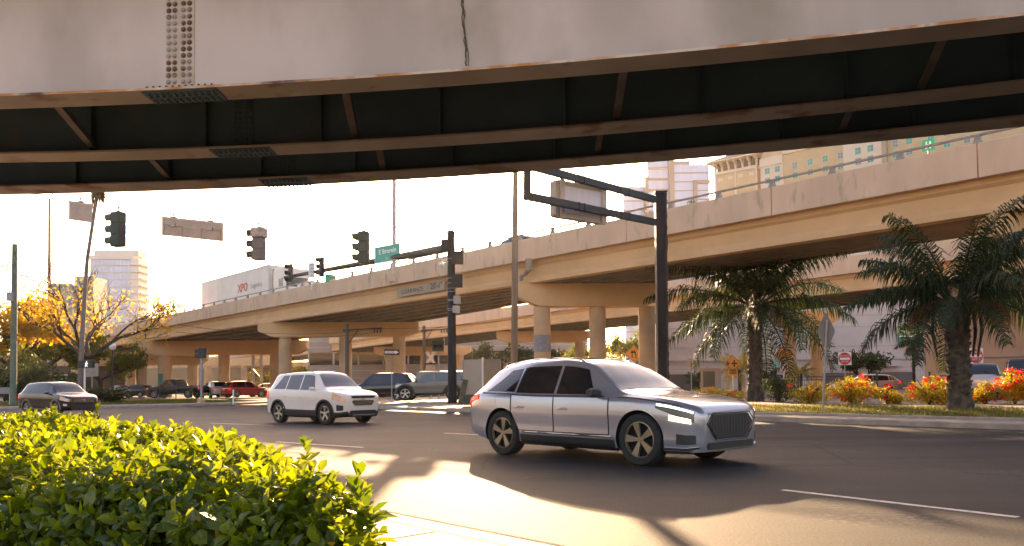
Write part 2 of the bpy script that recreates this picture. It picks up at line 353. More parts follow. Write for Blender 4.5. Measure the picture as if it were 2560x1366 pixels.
qs = [(36, 33), (22.2, 51.8), (-1.3, 84), (-11.8, 99.5), (-40, 145), (-97, 232)]
path3 = []
for i in range(len(qs)-1):
    a_, b_ = V(qs[i]), V(qs[i+1]); k = max(2, int((b_-a_).length/3.0)); path3 += [tuple(a_.lerp(b_, j/k)) for j in range(k)]
path3 = path3[:95]
Z3 = 7.2
ov3, P3, T3, N3 = overpass('concrete_overpass', 'second concrete overpass running behind the nearer one, seen between its columns', path3, lambda y: 11., Z3, 7, (1, .03), 4, rail=False)
mb = MB()                                        # double pipe rail on the rear overpass
for h in (2.5, 2.75):
    mb.tube([(p.x+n.x*.1, p.y+n.y*.1, Z3+h) for p, n in zip(P3, N3)], .035, 6)
mb.build('handrail', K['railm'], ov3)
def pier(root, x0, x1, y, dy, z0, cols, r, zb, h=1.2, square=False, band=None):
    """hammerhead cap from x0 to x1 at depth y (drifting by dy) on columns"""
    zt = z0-.02; mb = MB()
    def c(x, zz, o): return (x, y+dy*(x-x0)/(x1-x0)+o, zz)
    tp = 1.1
    out = [(x0, zt), (x0, zt-h*.62), (x0+tp, zt-h), (x1-tp, zt-h), (x1, zt-h*.62), (x1, zt)]
    mb.ext(out, lambda p, s: c(p[0], p[1], -.55 if s == 0 else .55))
    o = mb.build('pier_cap', K['girder'], root); bevel(o, .03, 2)
    for x in cols:
        mb = MB(); yy = y+dy*(x-x0)/(x1-x0)
        mb.lathe([(r, zb), (r, zt-h+.01)], (x, yy, 0), (0, 0, 1), 28)
        co = mb.build('column', K['conc'], root, smooth=60)
        if band and abs(x-band[0]) < .01:
            mb = MB(); mb.lathe([(r, band[1]-.003), (r+.006, band[1]), (r+.006, band[2]), (r, band[2]+.003)], (x, yy, 0), (0, 0, 1), 28)
            bo = mb.build('painted_band', band[3], co, smooth=60)
            for (s_, zz, sz) in band[4:]:
                pass
        mb = MB()
        for xx in (x-.35, x+.35): mb.bx(xx-.15, xx+.15, yy-.25, yy+.25, zt+.0, zt+.022)
    return
gb = M('grey_painted_band', (.22, .2, .21), .8, (.3, .27, .26), 4); tb = M('teal_painted_band', (.07, .2, .17), .8, (.1, .26, .21), 3)
def X(u, Y): return at(u, 900, Y).x
pier(ov2, X(1297, 42.3), X(1662, 43), 42.3, .6, Z2, [X(1356, 42.5), X(1494, 42.8), X(1617, 43)], .45, .3, 1.22, band=(X(1356, 42.5), 3.0, 3.9, gb))
pier(ov2, X(649, 65), X(1048, 66), 65, 1.4, Z2, [X(714, 65.3), X(864, 65.8), X(997, 66)], .52, .3, 1.2)
pier(ov2, X(351, 88), X(770, 89), 88, 1, Z2, [X(411, 88.3), X(461, 93), X(561, 88.6), X(690, 89)], .6, .3, 1.6, band=(X(411, 88.3), .3, 3.0, tb))
pier(ov2, X(126, 112), X(520, 113), 112, 1, Z2, [X(190, 112), X(325, 112.3), X(480, 112.6)], .7, .3, 1.9)
pier(ov2, X(2516, 25), X(2516, 25)+5.4, 25.9, .3, Z2, [X(2516, 25)+2.4, X(2516, 25)+4.6], .45, .2, 1.22)
pier(ov3, X(1242, 86), X(1477, 87), 86, 1, Z3, [X(1284, 86.3), X(1450, 86.8)], .55, .3, 1.25)
pier(ov3, X(936, 116), X(1178, 117), 116, 1, Z3, [X(974, 116.3), X(1060, 116.5), X(1150, 117)], .55, .3, 1.3)
pier(ov3, X(477, 152), X(720, 153), 152, 1, Z3, [X(520, 152.3), X(610, 152.5), X(690, 153)], .6, .3, 1.5)
pier(ov3, X(1930, 66), X(2100, 66), 66, .5, Z3, [X(1977, 66), X(2045, 66.1)], .5, .3, 1.25)
# ---------------------------------------------------------------- the steel overpass overhead
def quad(pts):                                   # least squares y = a + b x + c x^2
    S = [sum(p.x**k for p in pts) for k in range(5)]; B = [sum(p.y*p.x**k for p in pts) for k in range(3)]
    m = Matrix(((S[0], S[1], S[2]), (S[1], S[2], S[3]), (S[2], S[3], S[4]))); s = m.inverted() @ V(B)
    return lambda x: s[0]+s[1]*x+s[2]*x*x
ZG = (5.0, 5.05, 5.3)
G = [quad([gnd(u, v, ZG[0]) for u, v in ((0, 241), (410, 222), (800, 204), (1170, 181), (1700, 126), (2130, 85), (2560, 42))]),
     quad([gnd(u, v, ZG[1]) for u, v in ((0, 386), (620, 366), (1170, 338), (1700, 296), (2130, 252), (2560, 203))]),
     quad([gnd(u, v, ZG[2]) for u, v in ((0, 466), (700, 450), (1300, 406), (1700, 374), (2130, 336), (2560, 293))])]
FW = (.46, .5, .62)
sov = thing('steel_overpass', 'rusting steel girder overpass right overhead with pale riveted outer face', 'overpass', (0, 12, 0))
xs = [-15+.75*i for i in range(41)]
def span(gi, o0, o1, z0, z1, x0=-15., x1=15., n=40):
    mb = MB(); secs = []
    for i in range(n+1):
        x = x0+(x1-x0)*i/n; y = G[gi](x); secs.append([(x, y+o0, z0), (x, y+o0, z1), (x, y+o1, z1), (x, y+o1, z0)])
    return mb.sweep(secs)
girders = []
for gi in range(3):
    z = ZG[gi]; fw = FW[gi]; yc = fw/2
    wo = .1 if gi == 0 else yc
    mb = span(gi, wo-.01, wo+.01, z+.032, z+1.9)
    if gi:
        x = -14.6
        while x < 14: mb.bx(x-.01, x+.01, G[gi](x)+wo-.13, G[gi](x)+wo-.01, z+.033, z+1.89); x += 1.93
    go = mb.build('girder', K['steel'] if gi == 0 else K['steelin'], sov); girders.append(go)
    mb = span(gi, 0, fw, z, z+.032); mb.m = []
    nn = 40
    mb.m = [1 if (k % 4) == 0 and gi == 0 else 0 for k in range(nn*4)]+[0, 0]
    mb.build('bottom_flange', [K['flange'], K['rust']], go)
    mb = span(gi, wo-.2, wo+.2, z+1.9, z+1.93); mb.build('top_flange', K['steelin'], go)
def bolts(mb, c, ax, r=.024, h=.026):
    mb.lathe([(r*1.5, 0), (r*1.5, .004), (r, .005), (r*.98, h*.6), (r*.6, h), (0, h)], c, ax, 8)
def splice(gi, u, web, half, cols_, rows, dz, flange=True):
    z = ZG[gi]; Y = 10 if gi == 0 else 12.6 if gi == 1 else 14.9
    x = X(u, G[gi](X(u, Y))+.1); wo = .1 if gi == 0 else FW[gi]/2; y = G[gi](x)+wo-.01
    sl_ = (G[gi](x+.2)-G[gi](x-.2))/.4
    if web:
        mb = MB(); mb.add([(x-half, y-.014-sl_*half, z+.05), (x+half, y-.014+sl_*half, z+.05), (x+half, y-.014+sl_*half, z+1.8), (x-half, y-.014-sl_*half, z+1.8), (x-half, y-sl_*half, z+.05), (x+half, y+sl_*half, z+.05), (x+half, y+sl_*half, z+1.8), (x-half, y-sl_*half, z+1.8)],
               [(0, 1, 2, 3), (0, 4, 5, 1), (1, 5, 6, 2), (2, 6, 7, 3), (3, 7, 4, 0)])
        mb.mi = 1
        for cx in cols_:
            for r_ in range(rows): bolts(mb, (x+cx, y-.014+sl_*cx, z+.12+r_*dz), (0, -1, 0))
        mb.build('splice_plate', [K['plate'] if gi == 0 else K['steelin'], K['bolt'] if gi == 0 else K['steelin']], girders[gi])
    mb = MB(); fw = FW[gi]; hl = .5
    mb.add([(x+sx*hl, G[gi](x+sx*hl)+o, zz) for zz in (z-.016, z-.001) for sx, o in ((-1, .03), (1, .03), (1, fw-.03), (-1, fw-.03))], [(0, 3, 2, 1), (0, 1, 5, 4), (1, 2, 6, 5), (2, 3, 7, 6), (3, 0, 4, 7)])
    for rr in (.09, .17, fw-.17, fw-.09):
        for k in range(11): xx = x-.43+.086*k; bolts(mb, (xx, G[gi](xx)+rr, z-.016), (0, 0, -1), .02, .03)
    if gi == 0:
        for k in range(11): xx = x-.43+.086*k; bolts(mb, (xx, G[0](xx)+.05, z+.032), (0, 0, 1), .02, .035)
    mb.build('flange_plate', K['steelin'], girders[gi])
splice(0, 449, True, .185, (-.15, -.07, .045, .125), 20, .0845)
splice(1, 600, True, .17, (-.13, -.06, .05, .12), 20, .085)
splice(2, 708, True, .17, (-.13, -.06, .05, .12), 20, .085)
for xb in (-11, -6.65, -2.25, 1.5, 5.1, 9.2):
    for gi in (0, 1):
        a0 = V((xb, G[gi](xb)+FW[gi]*.5, 0)); x2 = xb-(.22 if xb < -1 else -.1 if xb < 3 else -.5); b0 = V((x2, G[gi+1](x2)+FW[gi+1]*.4, 0))
        mb = MB(); mb.beam(a0+V((0, 0, ZG[gi]+.75)), b0+V((0, 0, ZG[gi+1]+.12)), .11, .014); mb.beam(a0+V((.05, 0, ZG[gi]+.8)), b0+V((.05, 0, ZG[gi+1]+.17)), .014, .1)
        mb.beam(a0+V((0, .1, ZG[gi]+.3)), b0+V((0, 0, ZG[gi+1]+1.7)), .1, .014); mb.beam(a0+V((0, .1, ZG[gi]+1.72)), b0+V((0, 0, ZG[gi+1]+1.72)), .1, .1)
        mb.build('cross_brace', K['brace'], sov)
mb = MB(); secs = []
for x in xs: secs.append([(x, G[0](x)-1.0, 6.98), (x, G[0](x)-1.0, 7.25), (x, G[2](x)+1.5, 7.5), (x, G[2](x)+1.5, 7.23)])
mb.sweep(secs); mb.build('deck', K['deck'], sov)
for gi, o in ((0, -1.0), (2, 1.22)):
    mb = MB(); secs = []
    for x in xs: zz = 7.25 if gi == 0 else 7.49; secs.append([(x, G[gi](x)+o, zz+.004), (x, G[gi](x)+o, zz+.85), (x, G[gi](x)+o+.28, zz+.85), (x, G[gi](x)+o+.28, zz+.004)])
    mb.sweep(secs); mb.build('parapet', K['parapet'], sov)
# a dry strand hanging down the pale girder face
xv = X(1158, 9.7); mb = MB()
for k in range(3):
    pts = []
    for i in range(26):
        t = i/25; x = xv+.09*t+rnd.uniform(-.012, .012)+.014*sin(9*t+k*2)
        pts.append((x, G[0](x)+.08-.005*k-.09*max(0, (t-.86)/.14), 6.3-1.25*t-(0 if t < .9 else .0)))
    mb.tube(pts, .005, 4)
tag(mb.build('dry_vine', M('dry_vine', (.1, .07, .05), .9)), 'thin dark dry strand running down the pale steel girder face', 'vine')
# ---------------------------------------------------------------- vehicles
def paint(name, c, metal=.3, rough=.28): return M(name, c, rough, tuple(x*.9 for x in c), .7, metal=metal, coat=.8)
RED = M('tail_light_red', (.5, .015, .015), .2, emit=.25)
AMBER = M('headlamp_amber', (.7, .36, .2), .15, (.75, .55, .45), 6)
CLEAR = M('headlamp_clear', (.65, .6, .55), .12)
DRL = M('daytime_light', (1., .86, .55), .3, emit=1.2)
PLATE = M('number_plate', (.6, .58, .5), .5)
class Car:
    def __init__(s, name, label, paintm, loc, rz, L, wb, W, H, fo, zt, zb, w, wt, z0, wr=.36, rim='rim', arch=None):
        """local x forward, y left; keys are (x from the front bumper back, value)"""
        s.root = thing(name, label, 'car', (loc.x, loc.y, loc.z), rz); s.L = L; s.wb = wb; s.W = W; s.H = H; s.wr = wr
        s.xf = wb/2+fo; s.xr = s.xf-L; cv = lambda ks: [(s.xf-a, b) for a, b in ks]
        s.zt, s.zb, s.w, s.wt, s.z0 = map(cv, (zt, zb, w, wt, z0)); s.p = paintm; s.rim = rim
        xs_ = []; n = 64
        for i in range(n+1):
            t = i/n; t = t-.6*sin(4*pi*t)/(4*pi)*.0; xs_.append(s.xf-L*t)
        for e in (.02, .05, .1, .15): xs_ += [s.xf-e, s.xr+e]
        xs_ = sorted(set(round(x, 4) for x in xs_), reverse=True)
        mb = MB(); A = [0, 1, 1.3, 1.6, 1.8, 2, 2.2, 2.4, 2.5, 2.6, 2.8, 2.93, 3.0, 3.07, 3.3, 3.6, 3.9, 4.0, 4.12, 4.3, 4.6, 5]
        secs = []
        for x in xs_:
            ring = [s.sec(x, a, -1) for a in A]+[s.sec(x, a, 1) for a in A[-2:0:-1]]; secs.append(ring)
        mb.sweep(secs); body = mb.build('body', [paintm, K['hole']], s.root, world=False); s.body = body
        cm = MB(); ar = arch or wr*1.13
        for wx in (wb/2, -wb/2):
            for sy in (-1, 1): cm.tube([(wx, sy*(W-.3), wr), (wx, sy*(W+.3), wr)], ar, 40)
        cut = cm.build('cut', K['hole'], s.root, world=False)
        md = body.modifiers.new('b', 'BOOLEAN'); md.object = cut; md.solver = 'EXACT'; md.operation = 'DIFFERENCE'
        bpy.context.view_layer.update(); dg = bpy.context.evaluated_depsgraph_get()
        me = bpy.data.meshes.new_from_object(body.evaluated_get(dg)); body.modifiers.clear(); body.data = me; me.name = 'body'
        me.materials.clear(); me.materials.append(paintm); me.materials.append(K['hole'])
        bpy.data.objects.remove(cut)
        for p in me.polygons:
            c = p.center; d = min(math.hypot(c.x-wx, c.z-wr) for wx in (wb/2, -wb/2)); p.use_smooth = True
            p.material_index = 1 if d < ar*1.004 and abs(c.y) < W-.02 and abs(c.y) > W-.32 or c.z < interp(s.z0, c.x)+.004 else 0
        me.set_sharp_from_angle(angle=R(38))
    def ctl(s, x):
        w, wt, zb, zt, z0 = (interp(k, x) for k in (s.w, s.wt, s.zb, s.zt, s.z0)); d = zb-z0
        cr = min(.06, max(.012, (zt-zb)*.3)); wt = min(wt, w*.985)
        return [(0, (0, z0)), (1, (w*.85, z0)), (1.3, (w*.955, z0+.045)), (1.6, (w*.985, z0+d*.2)), (2, (w*.985, z0+d*.42)), (2.5, (w*1.0, z0+d*.7)), (2.8, (w*.992, z0+d*.88)), (2.93, (w*.982, zb-.02)), (3.07, (w*.96, zb+.006)), (4.0, (wt, zt-cr)), (4.12, (wt*.94, zt-cr*.62)), (4.5, (wt*.6, zt-cr*.18)), (5, (0, zt))]
    def sec(s, x, a, sy=-1):
        c = s.ctl(x)
        for i in range(len(c)-1):
            if a <= c[i+1][0]:
                t = (a-c[i][0])/(c[i+1][0]-c[i][0]); p, q = c[i][1], c[i+1][1]
                return V((x, sy*(p[0]+(q[0]-p[0])*t), p[1]+(q[1]-p[1])*t))
    def norm(s, x, a, sy):
        e = .01; du = s.sec(x+e, a, sy)-s.sec(x-e, a, sy); dv = s.sec(x, min(5, a+e), sy)-s.sec(x, a-e, sy); n = du.cross(dv)
        if n.length < 1e-9: return V((0, sy, 0))
        n.normalize(); ref = V((0, sy, .35)) if a < 4 else V((0, 0, 1))
        return n if n.dot(ref) > 0 else -n
    def patch(s, name, mat, x0, x1, a0, a1, sy=-1, off=.006, parent=None, n=10, m=5, shape=None, smooth=40):
        """a panel lying on the body; shape(u, v) -> (x, a) overrides the rectangle"""
        mb = MB(); vs = []; lo = []
        for i in range(n+1):
            for j in range(m+1):
                u, v = i/n, j/m
                x, a = shape(u, v) if shape else (x0+(x1-x0)*u, a0+(a1-a0)*v)
                p = s.sec(x, a, sy); nn = s.norm(x, a, sy); vs.append(p+nn*off); lo.append(p-nn*.012)
        fs = [(i*(m+1)+j, (i+1)*(m+1)+j, (i+1)*(m+1)+j+1, i*(m+1)+j+1) for i in range(n) for j in range(m)]
        rim_ = [i*(m+1) for i in range(n+1)]+[n*(m+1)+j for j in range(1, m+1)]+[i*(m+1)+m for i in range(n-1, -1, -1)]+[j for j in range(m-1, 0, -1)]
        k = len(vs); vs2 = vs+[lo[i] for i in rim_]
        fs += [(rim_[i], rim_[(i+1) % len(rim_)], k+(i+1) % len(rim_), k+i) for i in range(len(rim_))]
        mb.add(vs2, fs); o = mb.build(name, mat, parent or s.root, world=False, smooth=smooth)
        bm = bmesh.new(); bm.from_mesh(o.data); bmesh.ops.recalc_face_normals(bm, faces=bm.faces); bm.to_mesh(o.data); bm.free()
        return o
    def top(s, name, mat, x0, x1, a0=4.14, off=.006, n=8, m=10, cut=0., parent=None):
        """a panel across the top (windscreen, rear screen, roof)"""
        mb = MB(); vs = []
        for i in range(n+1):
            for j in range(m+1):
                f = j/m*2-1; x = x0+(x1-x0)*i/n; sy = -1 if f <= 0 else 1; a = 5-abs(f)*(5-a0)
                vs.append(s.sec(x, a, sy)+s.norm(x, a, sy)*off)
        fs = [(i*(m+1)+j, (i+1)*(m+1)+j, (i+1)*(m+1)+j+1, i*(m+1)+j+1) for i in range(n) for j in range(m)]
        mb.add(vs, fs); return mb.build(name, mat, parent or s.root, world=False, smooth=60)
    def window(s, x0, x1, a0=3.1, a1=3.9, sy=-1, mat=None, name='window', slant0=0., slant1=0.):
        sh = lambda u, v: ((x0+slant0*v)*(1-u)+(x1+slant1*v)*u, a0+(a1-a0)*v)
        return s.patch(name, mat or K['glassd'], x0, x1, a0, a1, sy, .005, shape=sh)
    def wheels(s, spokes=5, wd=.24, sides=(-1, 1), style=0):
        wr = s.wr; tm = rm = None; k = 0
        for wx in (s.wb/2, -s.wb/2):
            for sy in (-1, 1):
                w0 = thing('wheel', None, None, (wx, sy*(interp(s.w, wx)-wd/2-.015), wr)); w0.parent = s.root; w0.rotation_euler = (0, rnd.uniform(0, 2), 0)
                if tm is None:
                    mb = MB(); h = wd/2
                    mb.lathe([(wr*.68, -h*.8), (wr*.72, -h), (wr*.93, -h), (wr*.985, -h*.8), (wr, -h*.4), (wr, h*.4), (wr*.985, h*.8), (wr*.93, h), (wr*.72, h), (wr*.68, h*.8)], (0, 0, 0), (0, 1, 0), 36)
                    t = mb.build('tyre', K['rubber'], w0, smooth=40, world=False); tm = t.data
                    mb = MB()
                    for q in (-1, 1):
                        mb.mi = 0; mb.lathe([(wr*.69, q*h*.5), (wr*.705, q*h*.86), (wr*.655, q*h*.9), (wr*.63, q*h*.55)], (0, 0, 0), (0, 1, 0), 36)
                        mb.lathe([(0, q*h*.78), (wr*.1, q*h*.78), (wr*.15, q*h*.62)], (0, 0, 0), (0, 1, 0), 16)
                        for j in range(spokes):
                            a = 2*pi*j/spokes; ca, sa = cos(a), sin(a)
                            for dv in ((-.12, .12) if style else (0,)):
                                c2, s2 = cos(a+dv), sin(a+dv)
                                wd2 = .05 if style else .075
                                t0 = V((-sa, 0, ca))*wr*(.075 if not style else .06); t1 = V((-s2, 0, c2))*wr*wd2*1.5
                                p0 = V((ca, 0, sa))*wr*.1+V((0, q*h*.74, 0)); p1 = V((c2, 0, s2))*wr*.66+V((0, q*h*.84, 0)); dn_ = V((0, -q*.035, 0))
                                mb.add([p0-t0, p0+t0, p1+t1, p1-t1, p0-t0+dn_, p0+t0+dn_, p1+t1+dn_, p1-t1+dn_], [(0, 1, 2, 3), (0, 4, 5, 1), (1, 5, 6, 2), (2, 6, 7, 3), (3, 7, 4, 0)])
                        mb.mi = 1; mb.lathe([(0, q*h*.2), (wr*.68, q*h*.25)], (0, 0, 0), (0, 1, 0), 24)
                    r = mb.build('rim', [K[s.rim], K['hole']], w0, smooth=35, world=False); rm = r.data
                else:
                    for nm, me in (('tyre', tm), ('rim', rm)): o = bpy.data.objects.new(nm, me); col.objects.link(o); o.parent = w0
    def mirror(s, x, z, mat, size=(.16, .2, .13)):
        for sy in (-1, 1):
            y = sy*(interp(s.w, x)+.07); mb = MB(); a, b, c = size
            secs = []
            for t, k in ((-1, .45), (-.75, .8), (-.2, 1), (.5, .95), (1, .8)):
                ring = []
                for j in range(12):
                    an = 2*pi*j/12; ring.append((x+a*.5*k*cos(an)*(1 if cos(an) > 0 else .7), y+sy*t*b*.5, z+c*.5*k*sin(an)))
                secs.append(ring)
            mb.sweep(secs); mb.beam((x+.02, y-sy*.16, z-.06), (x, y-sy*.03, z-.03), .05, .04)
            mb.build('mirror', mat, s.root, world=False, smooth=50)
    def plate(s, front=True, mat=None, z=.5, w=.3, h=.15):
        mb = MB(); x = s.xf+.012 if front else s.xr-.012; mb.bx(x-.01, x+.01, -w/2, w/2, z-h/2, z+h/2); return mb.build('number_plate', mat or PLATE, s.root, world=False)
    def slab(s, name, mat, poly, x, th=.02, parent=None, bev=.0):
        """flat piece facing forward (or back) : poly in (y, z)"""
        mb = MB(); mb.ext(poly, lambda p, k: (x+(th if k else -th), p[0], p[1])); o = mb.build(name, mat, parent or s.root, world=False)
        if bev: bevel(o, bev)
        return o
def rr(y0, y1, z0, z1, c=.04, tap=0.):            # outline with cut corners
    return [(y0+c+tap, z0), (y1-c-tap, z0), (y1-tap, z0+c), (y1, z1-c), (y1-c, z1), (y0+c, z1), (y0, z1-c), (y0+tap, z0+c)]
def suv(name, label, pm, loc, rz, L=4.5, wb=2.65, W=.92, H=1.67, fo=.9, hood=1.0, nose=.78, cowl=1.15, ws=1.95, rr_=.75, belt=1.0, cab=.66, wr=.35, rim='rim', clr=.2, glass=None, side=(-1, 1), dlo=None, back=False, roofrear=None, clad=None, lamps=None):
    """generic sport utility: cowl, ws = distances from the bumper to the windscreen base and top; rr_ = roof end from tail"""
    rf = roofrear or H-.06
    c = Car(name, label, pm, loc, rz, L, wb, W, H, fo,
            zt=[(0, nose-.02), (.06, nose+.05), (.2, nose+.11), (.5, hood-.03), (cowl-.05, hood+.06), (cowl+.02, hood+.1), (ws, H-.05), (ws+.35, H-.005), (L*.6, H), (L-rr_, rf), (L-.16, belt+.1), (L-.06, belt-.02), (L, belt-.12)],
            zb=[(0, nose-.06), (.1, nose), (.5, hood-.07), (cowl, belt-.03), (L*.5, belt), (L-.6, belt+.04), (L-.15, belt+.03), (L-.04, belt-.06), (L, belt-.15)],
            w=[(0, W*.62), (.04, W*.74), (.14, W*.87), (.4, W*.97), (.8, W), (L-.8, W), (L-.35, W*.97), (L-.12, W*.9), (L-.03, W*.82), (L, W*.74)],
            wt=[(0, W*.55), (.14, W*.76), (.5, W*.86), (cowl, W*.86), (ws, cab), (L*.6, cab), (L-rr_, cab-.03), (L-.2, W*.72), (L, W*.66)],
            z0=[(0, clr+.1), (.25, clr+.02), (.7, clr), (L-.7, clr+.02), (L-.2, clr+.1), (L, clr+.16)], wr=wr, rim=rim)
    gl = glass or K['glassd']
    c.glass = [c.top('windscreen', gl, c.xf-cowl-.06, c.xf-ws+.02)]
    c.top('rear_window', gl, c.xr+rr_-.04, c.xr+.2)
    d = dlo or (cowl+.42, (cowl+L-rr_)/2+.12, L-rr_-.15, L-.42)
    for sy in side:
        f = c.xf-d[0]; b = c.xf-d[1]; e = c.xf-d[2]; q = c.xf-d[3]
        c.window(f, b+.035, sy=sy, slant0=-.28, mat=gl); c.window(b-.035, e+.03, sy=sy, mat=gl)
        if q < e-.1: c.window(e-.04, q, sy=sy, slant1=.3, mat=gl)
        c.patch('tail_light', RED, c.xr+.03, c.xr+.3, 2.45, 2.9, sy, .012)
        c.patch('headlight', lamps or CLEAR, c.xf-.5, c.xf-.05, 2.5, 2.92, sy, .012)
    if clad:
        for sy in side:
            c.patch('sill', clad, wb/2-wr*1.15, -wb/2+wr*1.15, 1.02, 1.75, sy, .014, n=16)
            for wx in (wb/2, -wb/2): archtrim(c, wx, sy, clad)
    c.wheels(); return c
def archtrim(c, wx, sy, mat, r0=1.12, r1=1.3):
    mb = MB(); vs = []; n = 22
    def surf(x, z):
        lo, hi = 1.0, 3.0
        for _ in range(18):
            md = (lo+hi)/2
            if c.sec(x, md, sy).z < z: lo = md
            else: hi = md
        return c.sec(x, lo, sy)
    for i in range(n+1):
        a = R(-12)+R(204)*i/n
        for k, off in ((r0, .0), (r0, .02), (r1, .02), (r1+.01, -.01)):
            x = wx+cos(a)*c.wr*k; z = max(c.wr+sin(a)*c.wr*k, interp(c.z0, x)+.05); p = surf(x, z); vs.append((x, p.y+sy*off, z))
    fs = [(i*4+j, i*4+j+1, i*4+j+5, i*4+j+4) for i in range(n) for j in range(3)]
    mb.add(vs, fs); mb.build('wheel_arch', mat, c.root, world=False, smooth=40)
def heading(p, q): return atan2(q.y-p.y, q.x-p.x)
# the silver sport utility crossing right in front
pr, pf = gnd(1258, 1137), gnd(1616, 1166); hd = heading(pr, pf); u_ = (pf-pr).normalized(); lf = V((-u_.y, u_.x, 0))
ctr = (pf+pr)/2+lf*.86
SILV = paint('silver_paint', (.5, .485, .54), .6, .2)
L = 4.92; wb = 2.95; W = .97; H = 1.66
s = Car('sport_utility_car', 'silver sport utility car crossing the road right in front, largest car in the picture', SILV, ctr, hd, L, wb, W, H, .93,
        zt=[(0, .76), (.05, .86), (.16, .92), (.5, 1.0), (1.0, 1.065), (1.26, 1.1), (1.34, 1.13), (1.7, 1.37), (2.05, 1.56), (2.4, 1.635), (2.8, 1.66), (3.3, 1.655), (3.9, 1.6), (4.25, 1.53), (4.5, 1.36), (4.74, 1.12), (4.84, 1.04), (4.92, .93)],
        zb=[(0, .72), (.05, .8), (.16, .855), (.5, .93), (1.2, 1.0), (2, 1.01), (3, 1.02), (3.8, 1.05), (4.5, 1.07), (4.8, .99), (4.92, .88)],
        w=[(0, .66), (.03, .75), (.1, .84), (.25, .91), (.55, .955), (.9, .97), (1.6, .955), (2.4, .95), (3.2, .955), (3.85, .97), (4.4, .95), (4.7, .89), (4.86, .82), (4.92, .74)],
        wt=[(0, .6), (.15, .76), (.6, .84), (1.3, .84), (2.05, .645), (2.6, .63), (3.4, .62), (4.2, .58), (4.5, .64), (4.75, .74), (4.92, .66)],
        z0=[(0, .24), (.2, .2), (.6, .2), (4.2, .22), (4.7, .3), (4.92, .36)], wr=.385, rim='rimb')
xf, xr_ = s.xf, s.xr
s.top('windscreen', K['glassd'], xf-1.36, xf-2.06); s.top('rear_window', K['glassd'], xr_+.66, xr_+.22)
s.top('sunroof', K['glassd'], xf-2.35, xf-3.5, a0=4.3)
for sy in (-1, 1):
    s.window(xf-1.78, xf-2.62, sy=sy, slant0=-.3, a0=3.12, a1=3.86); s.window(xf-2.68, xf-3.55, sy=sy, a0=3.12, a1=3.86); s.window(xf-3.6, xf-4.3, sy=sy, a0=3.14, a1=3.84, slant1=.42)
    s.patch('window_trim', K['trim'], xf-1.6, xf-4.4, 3.02, 3.09, sy, .008, n=20, m=1)
    for x0, x1 in ((xf-1.5, xf-2.64), (xf-2.66, xf-3.62)):
        d_ = s.patch('door', SILV, x0, x1, 1.78, 2.95, sy, .006, n=14, m=12, shape=(lambda u, v, x0=x0, x1=x1: (x0+(x1-x0)*u+(0 if x1 > xf-3 else .3*max(0, (.55-v))*u), 1.78+1.17*v)))
        mb = MB(); hx = x1+.2; p = s.sec(hx, 2.6, sy); mb.tube([p+V((-.1, sy*-.0, 0)), p+V((-.07, sy*.035, .005)), p+V((.07, sy*.035, .005)), p+V((.1, 0, 0))], .014, 8)
        mb.build('handle', SILV, d_, world=False, smooth=60)
    s.patch('sill', K['trim'], wb/2-.46, -wb/2+.46, 1.02, 1.62, sy, .012, n=18)
    mb = MB(); q = [s.sec(wb/2-.5-.1*k, 1.72+.004*k*0, sy)+V((0, sy*.02, 0)) for k in range(20)]; mb.tube(q, .016, 6); mb.build('sill_trim', K['chrome'], s.root, world=False, smooth=60)
    h_ = s.patch('headlight', K['glassd'], xf-.62, xf-.07, 2.52, 2.93, sy, .01, n=14, shape=(lambda u, v: (xf-.62+.55*u, 2.93-(.41*(1-v))*(.35+.65*u))))
    s.patch('running_light', DRL, xf-.6, xf-.08, 2.86, 2.92, sy, .016, n=14, m=1, parent=h_)
    for k in range(4): s.patch('running_light', DRL, xf-.4, xf-.1, 2.46+.05*k, 2.475+.05*k, sy, .018, n=10, m=1, parent=h_)
    s.patch('tail_light', RED, xr_+.01, xr_+.42, 2.78, 2.93, sy, .014, n=12, m=2)
    s.patch('air_intake', K['trim'], xf-.3, xf-.06, 1.62, 2.0, sy, .01, n=8)
    s.patch('bumper_trim', K['chrome'], xf-.5, xf-.04, 1.34, 1.46, sy, .012, n=8, m=1)
for sy in (-1, 1):
    for x0 in (xf-1.492, xf-2.65, xf-3.632): s.patch('door_gap', K['hole'], x0, x0-.014, 1.78, 2.96, sy, .0075, n=1, m=10)
    s.patch('door_gap', K['hole'], xf-1.5, xf-3.63, 1.755, 1.778, sy, .0075, n=20, m=1)
    s.patch('bonnet_gap', K['hole'], xf-.22, xf-1.34, 3.02, 3.06, sy, .004, n=14, m=1)
    s.patch('fuel_flap', SILV, xf-4.02, xf-4.2, 2.62, 2.82, sy, .004, n=3, m=3) if sy < 0 else None
gr = s.slab('grille', K['trim'], rr(-.6, .6, .41, .76, .13, .08), xf+.004, .022, bev=.01)
mb = MB()
for k in range(13): mb.bx(xf+.022, xf+.032, -.49+.08*k, -.49+.08*k+.01, .46, .72)
mb.build('grille_bar', M('grille_grey', (.1, .1, .11), .4, metal=.5), gr, world=False)
mb = MB(); a_ = [V((xf+.03, y, z)) for y, z in rr(-.62, .62, .395, .775, .13, .08)]; mb.tube(a_+[a_[0]], .009, 6); mb.build('grille_frame', M('frame_dark_chrome', (.12, .12, .13), .3, metal=1), gr, world=False, smooth=60)
s.slab('air_intake', K['trim'], rr(-.6, .6, .26, .36, .03), xf+.006, .018)
mb = MB(); mb.sweep([[(xf+.05-.16*abs(y)**2.2, y, .232), (xf-.1-.16*abs(y)**2.2, y, .232), (xf-.1-.16*abs(y)**2.2, y, .256), (xf+.05-.16*abs(y)**2.2, y, .256)] for y in [-.8+.1*k for k in range(17)]]); mb.build('front_splitter', K['chrome'], s.root, world=False)
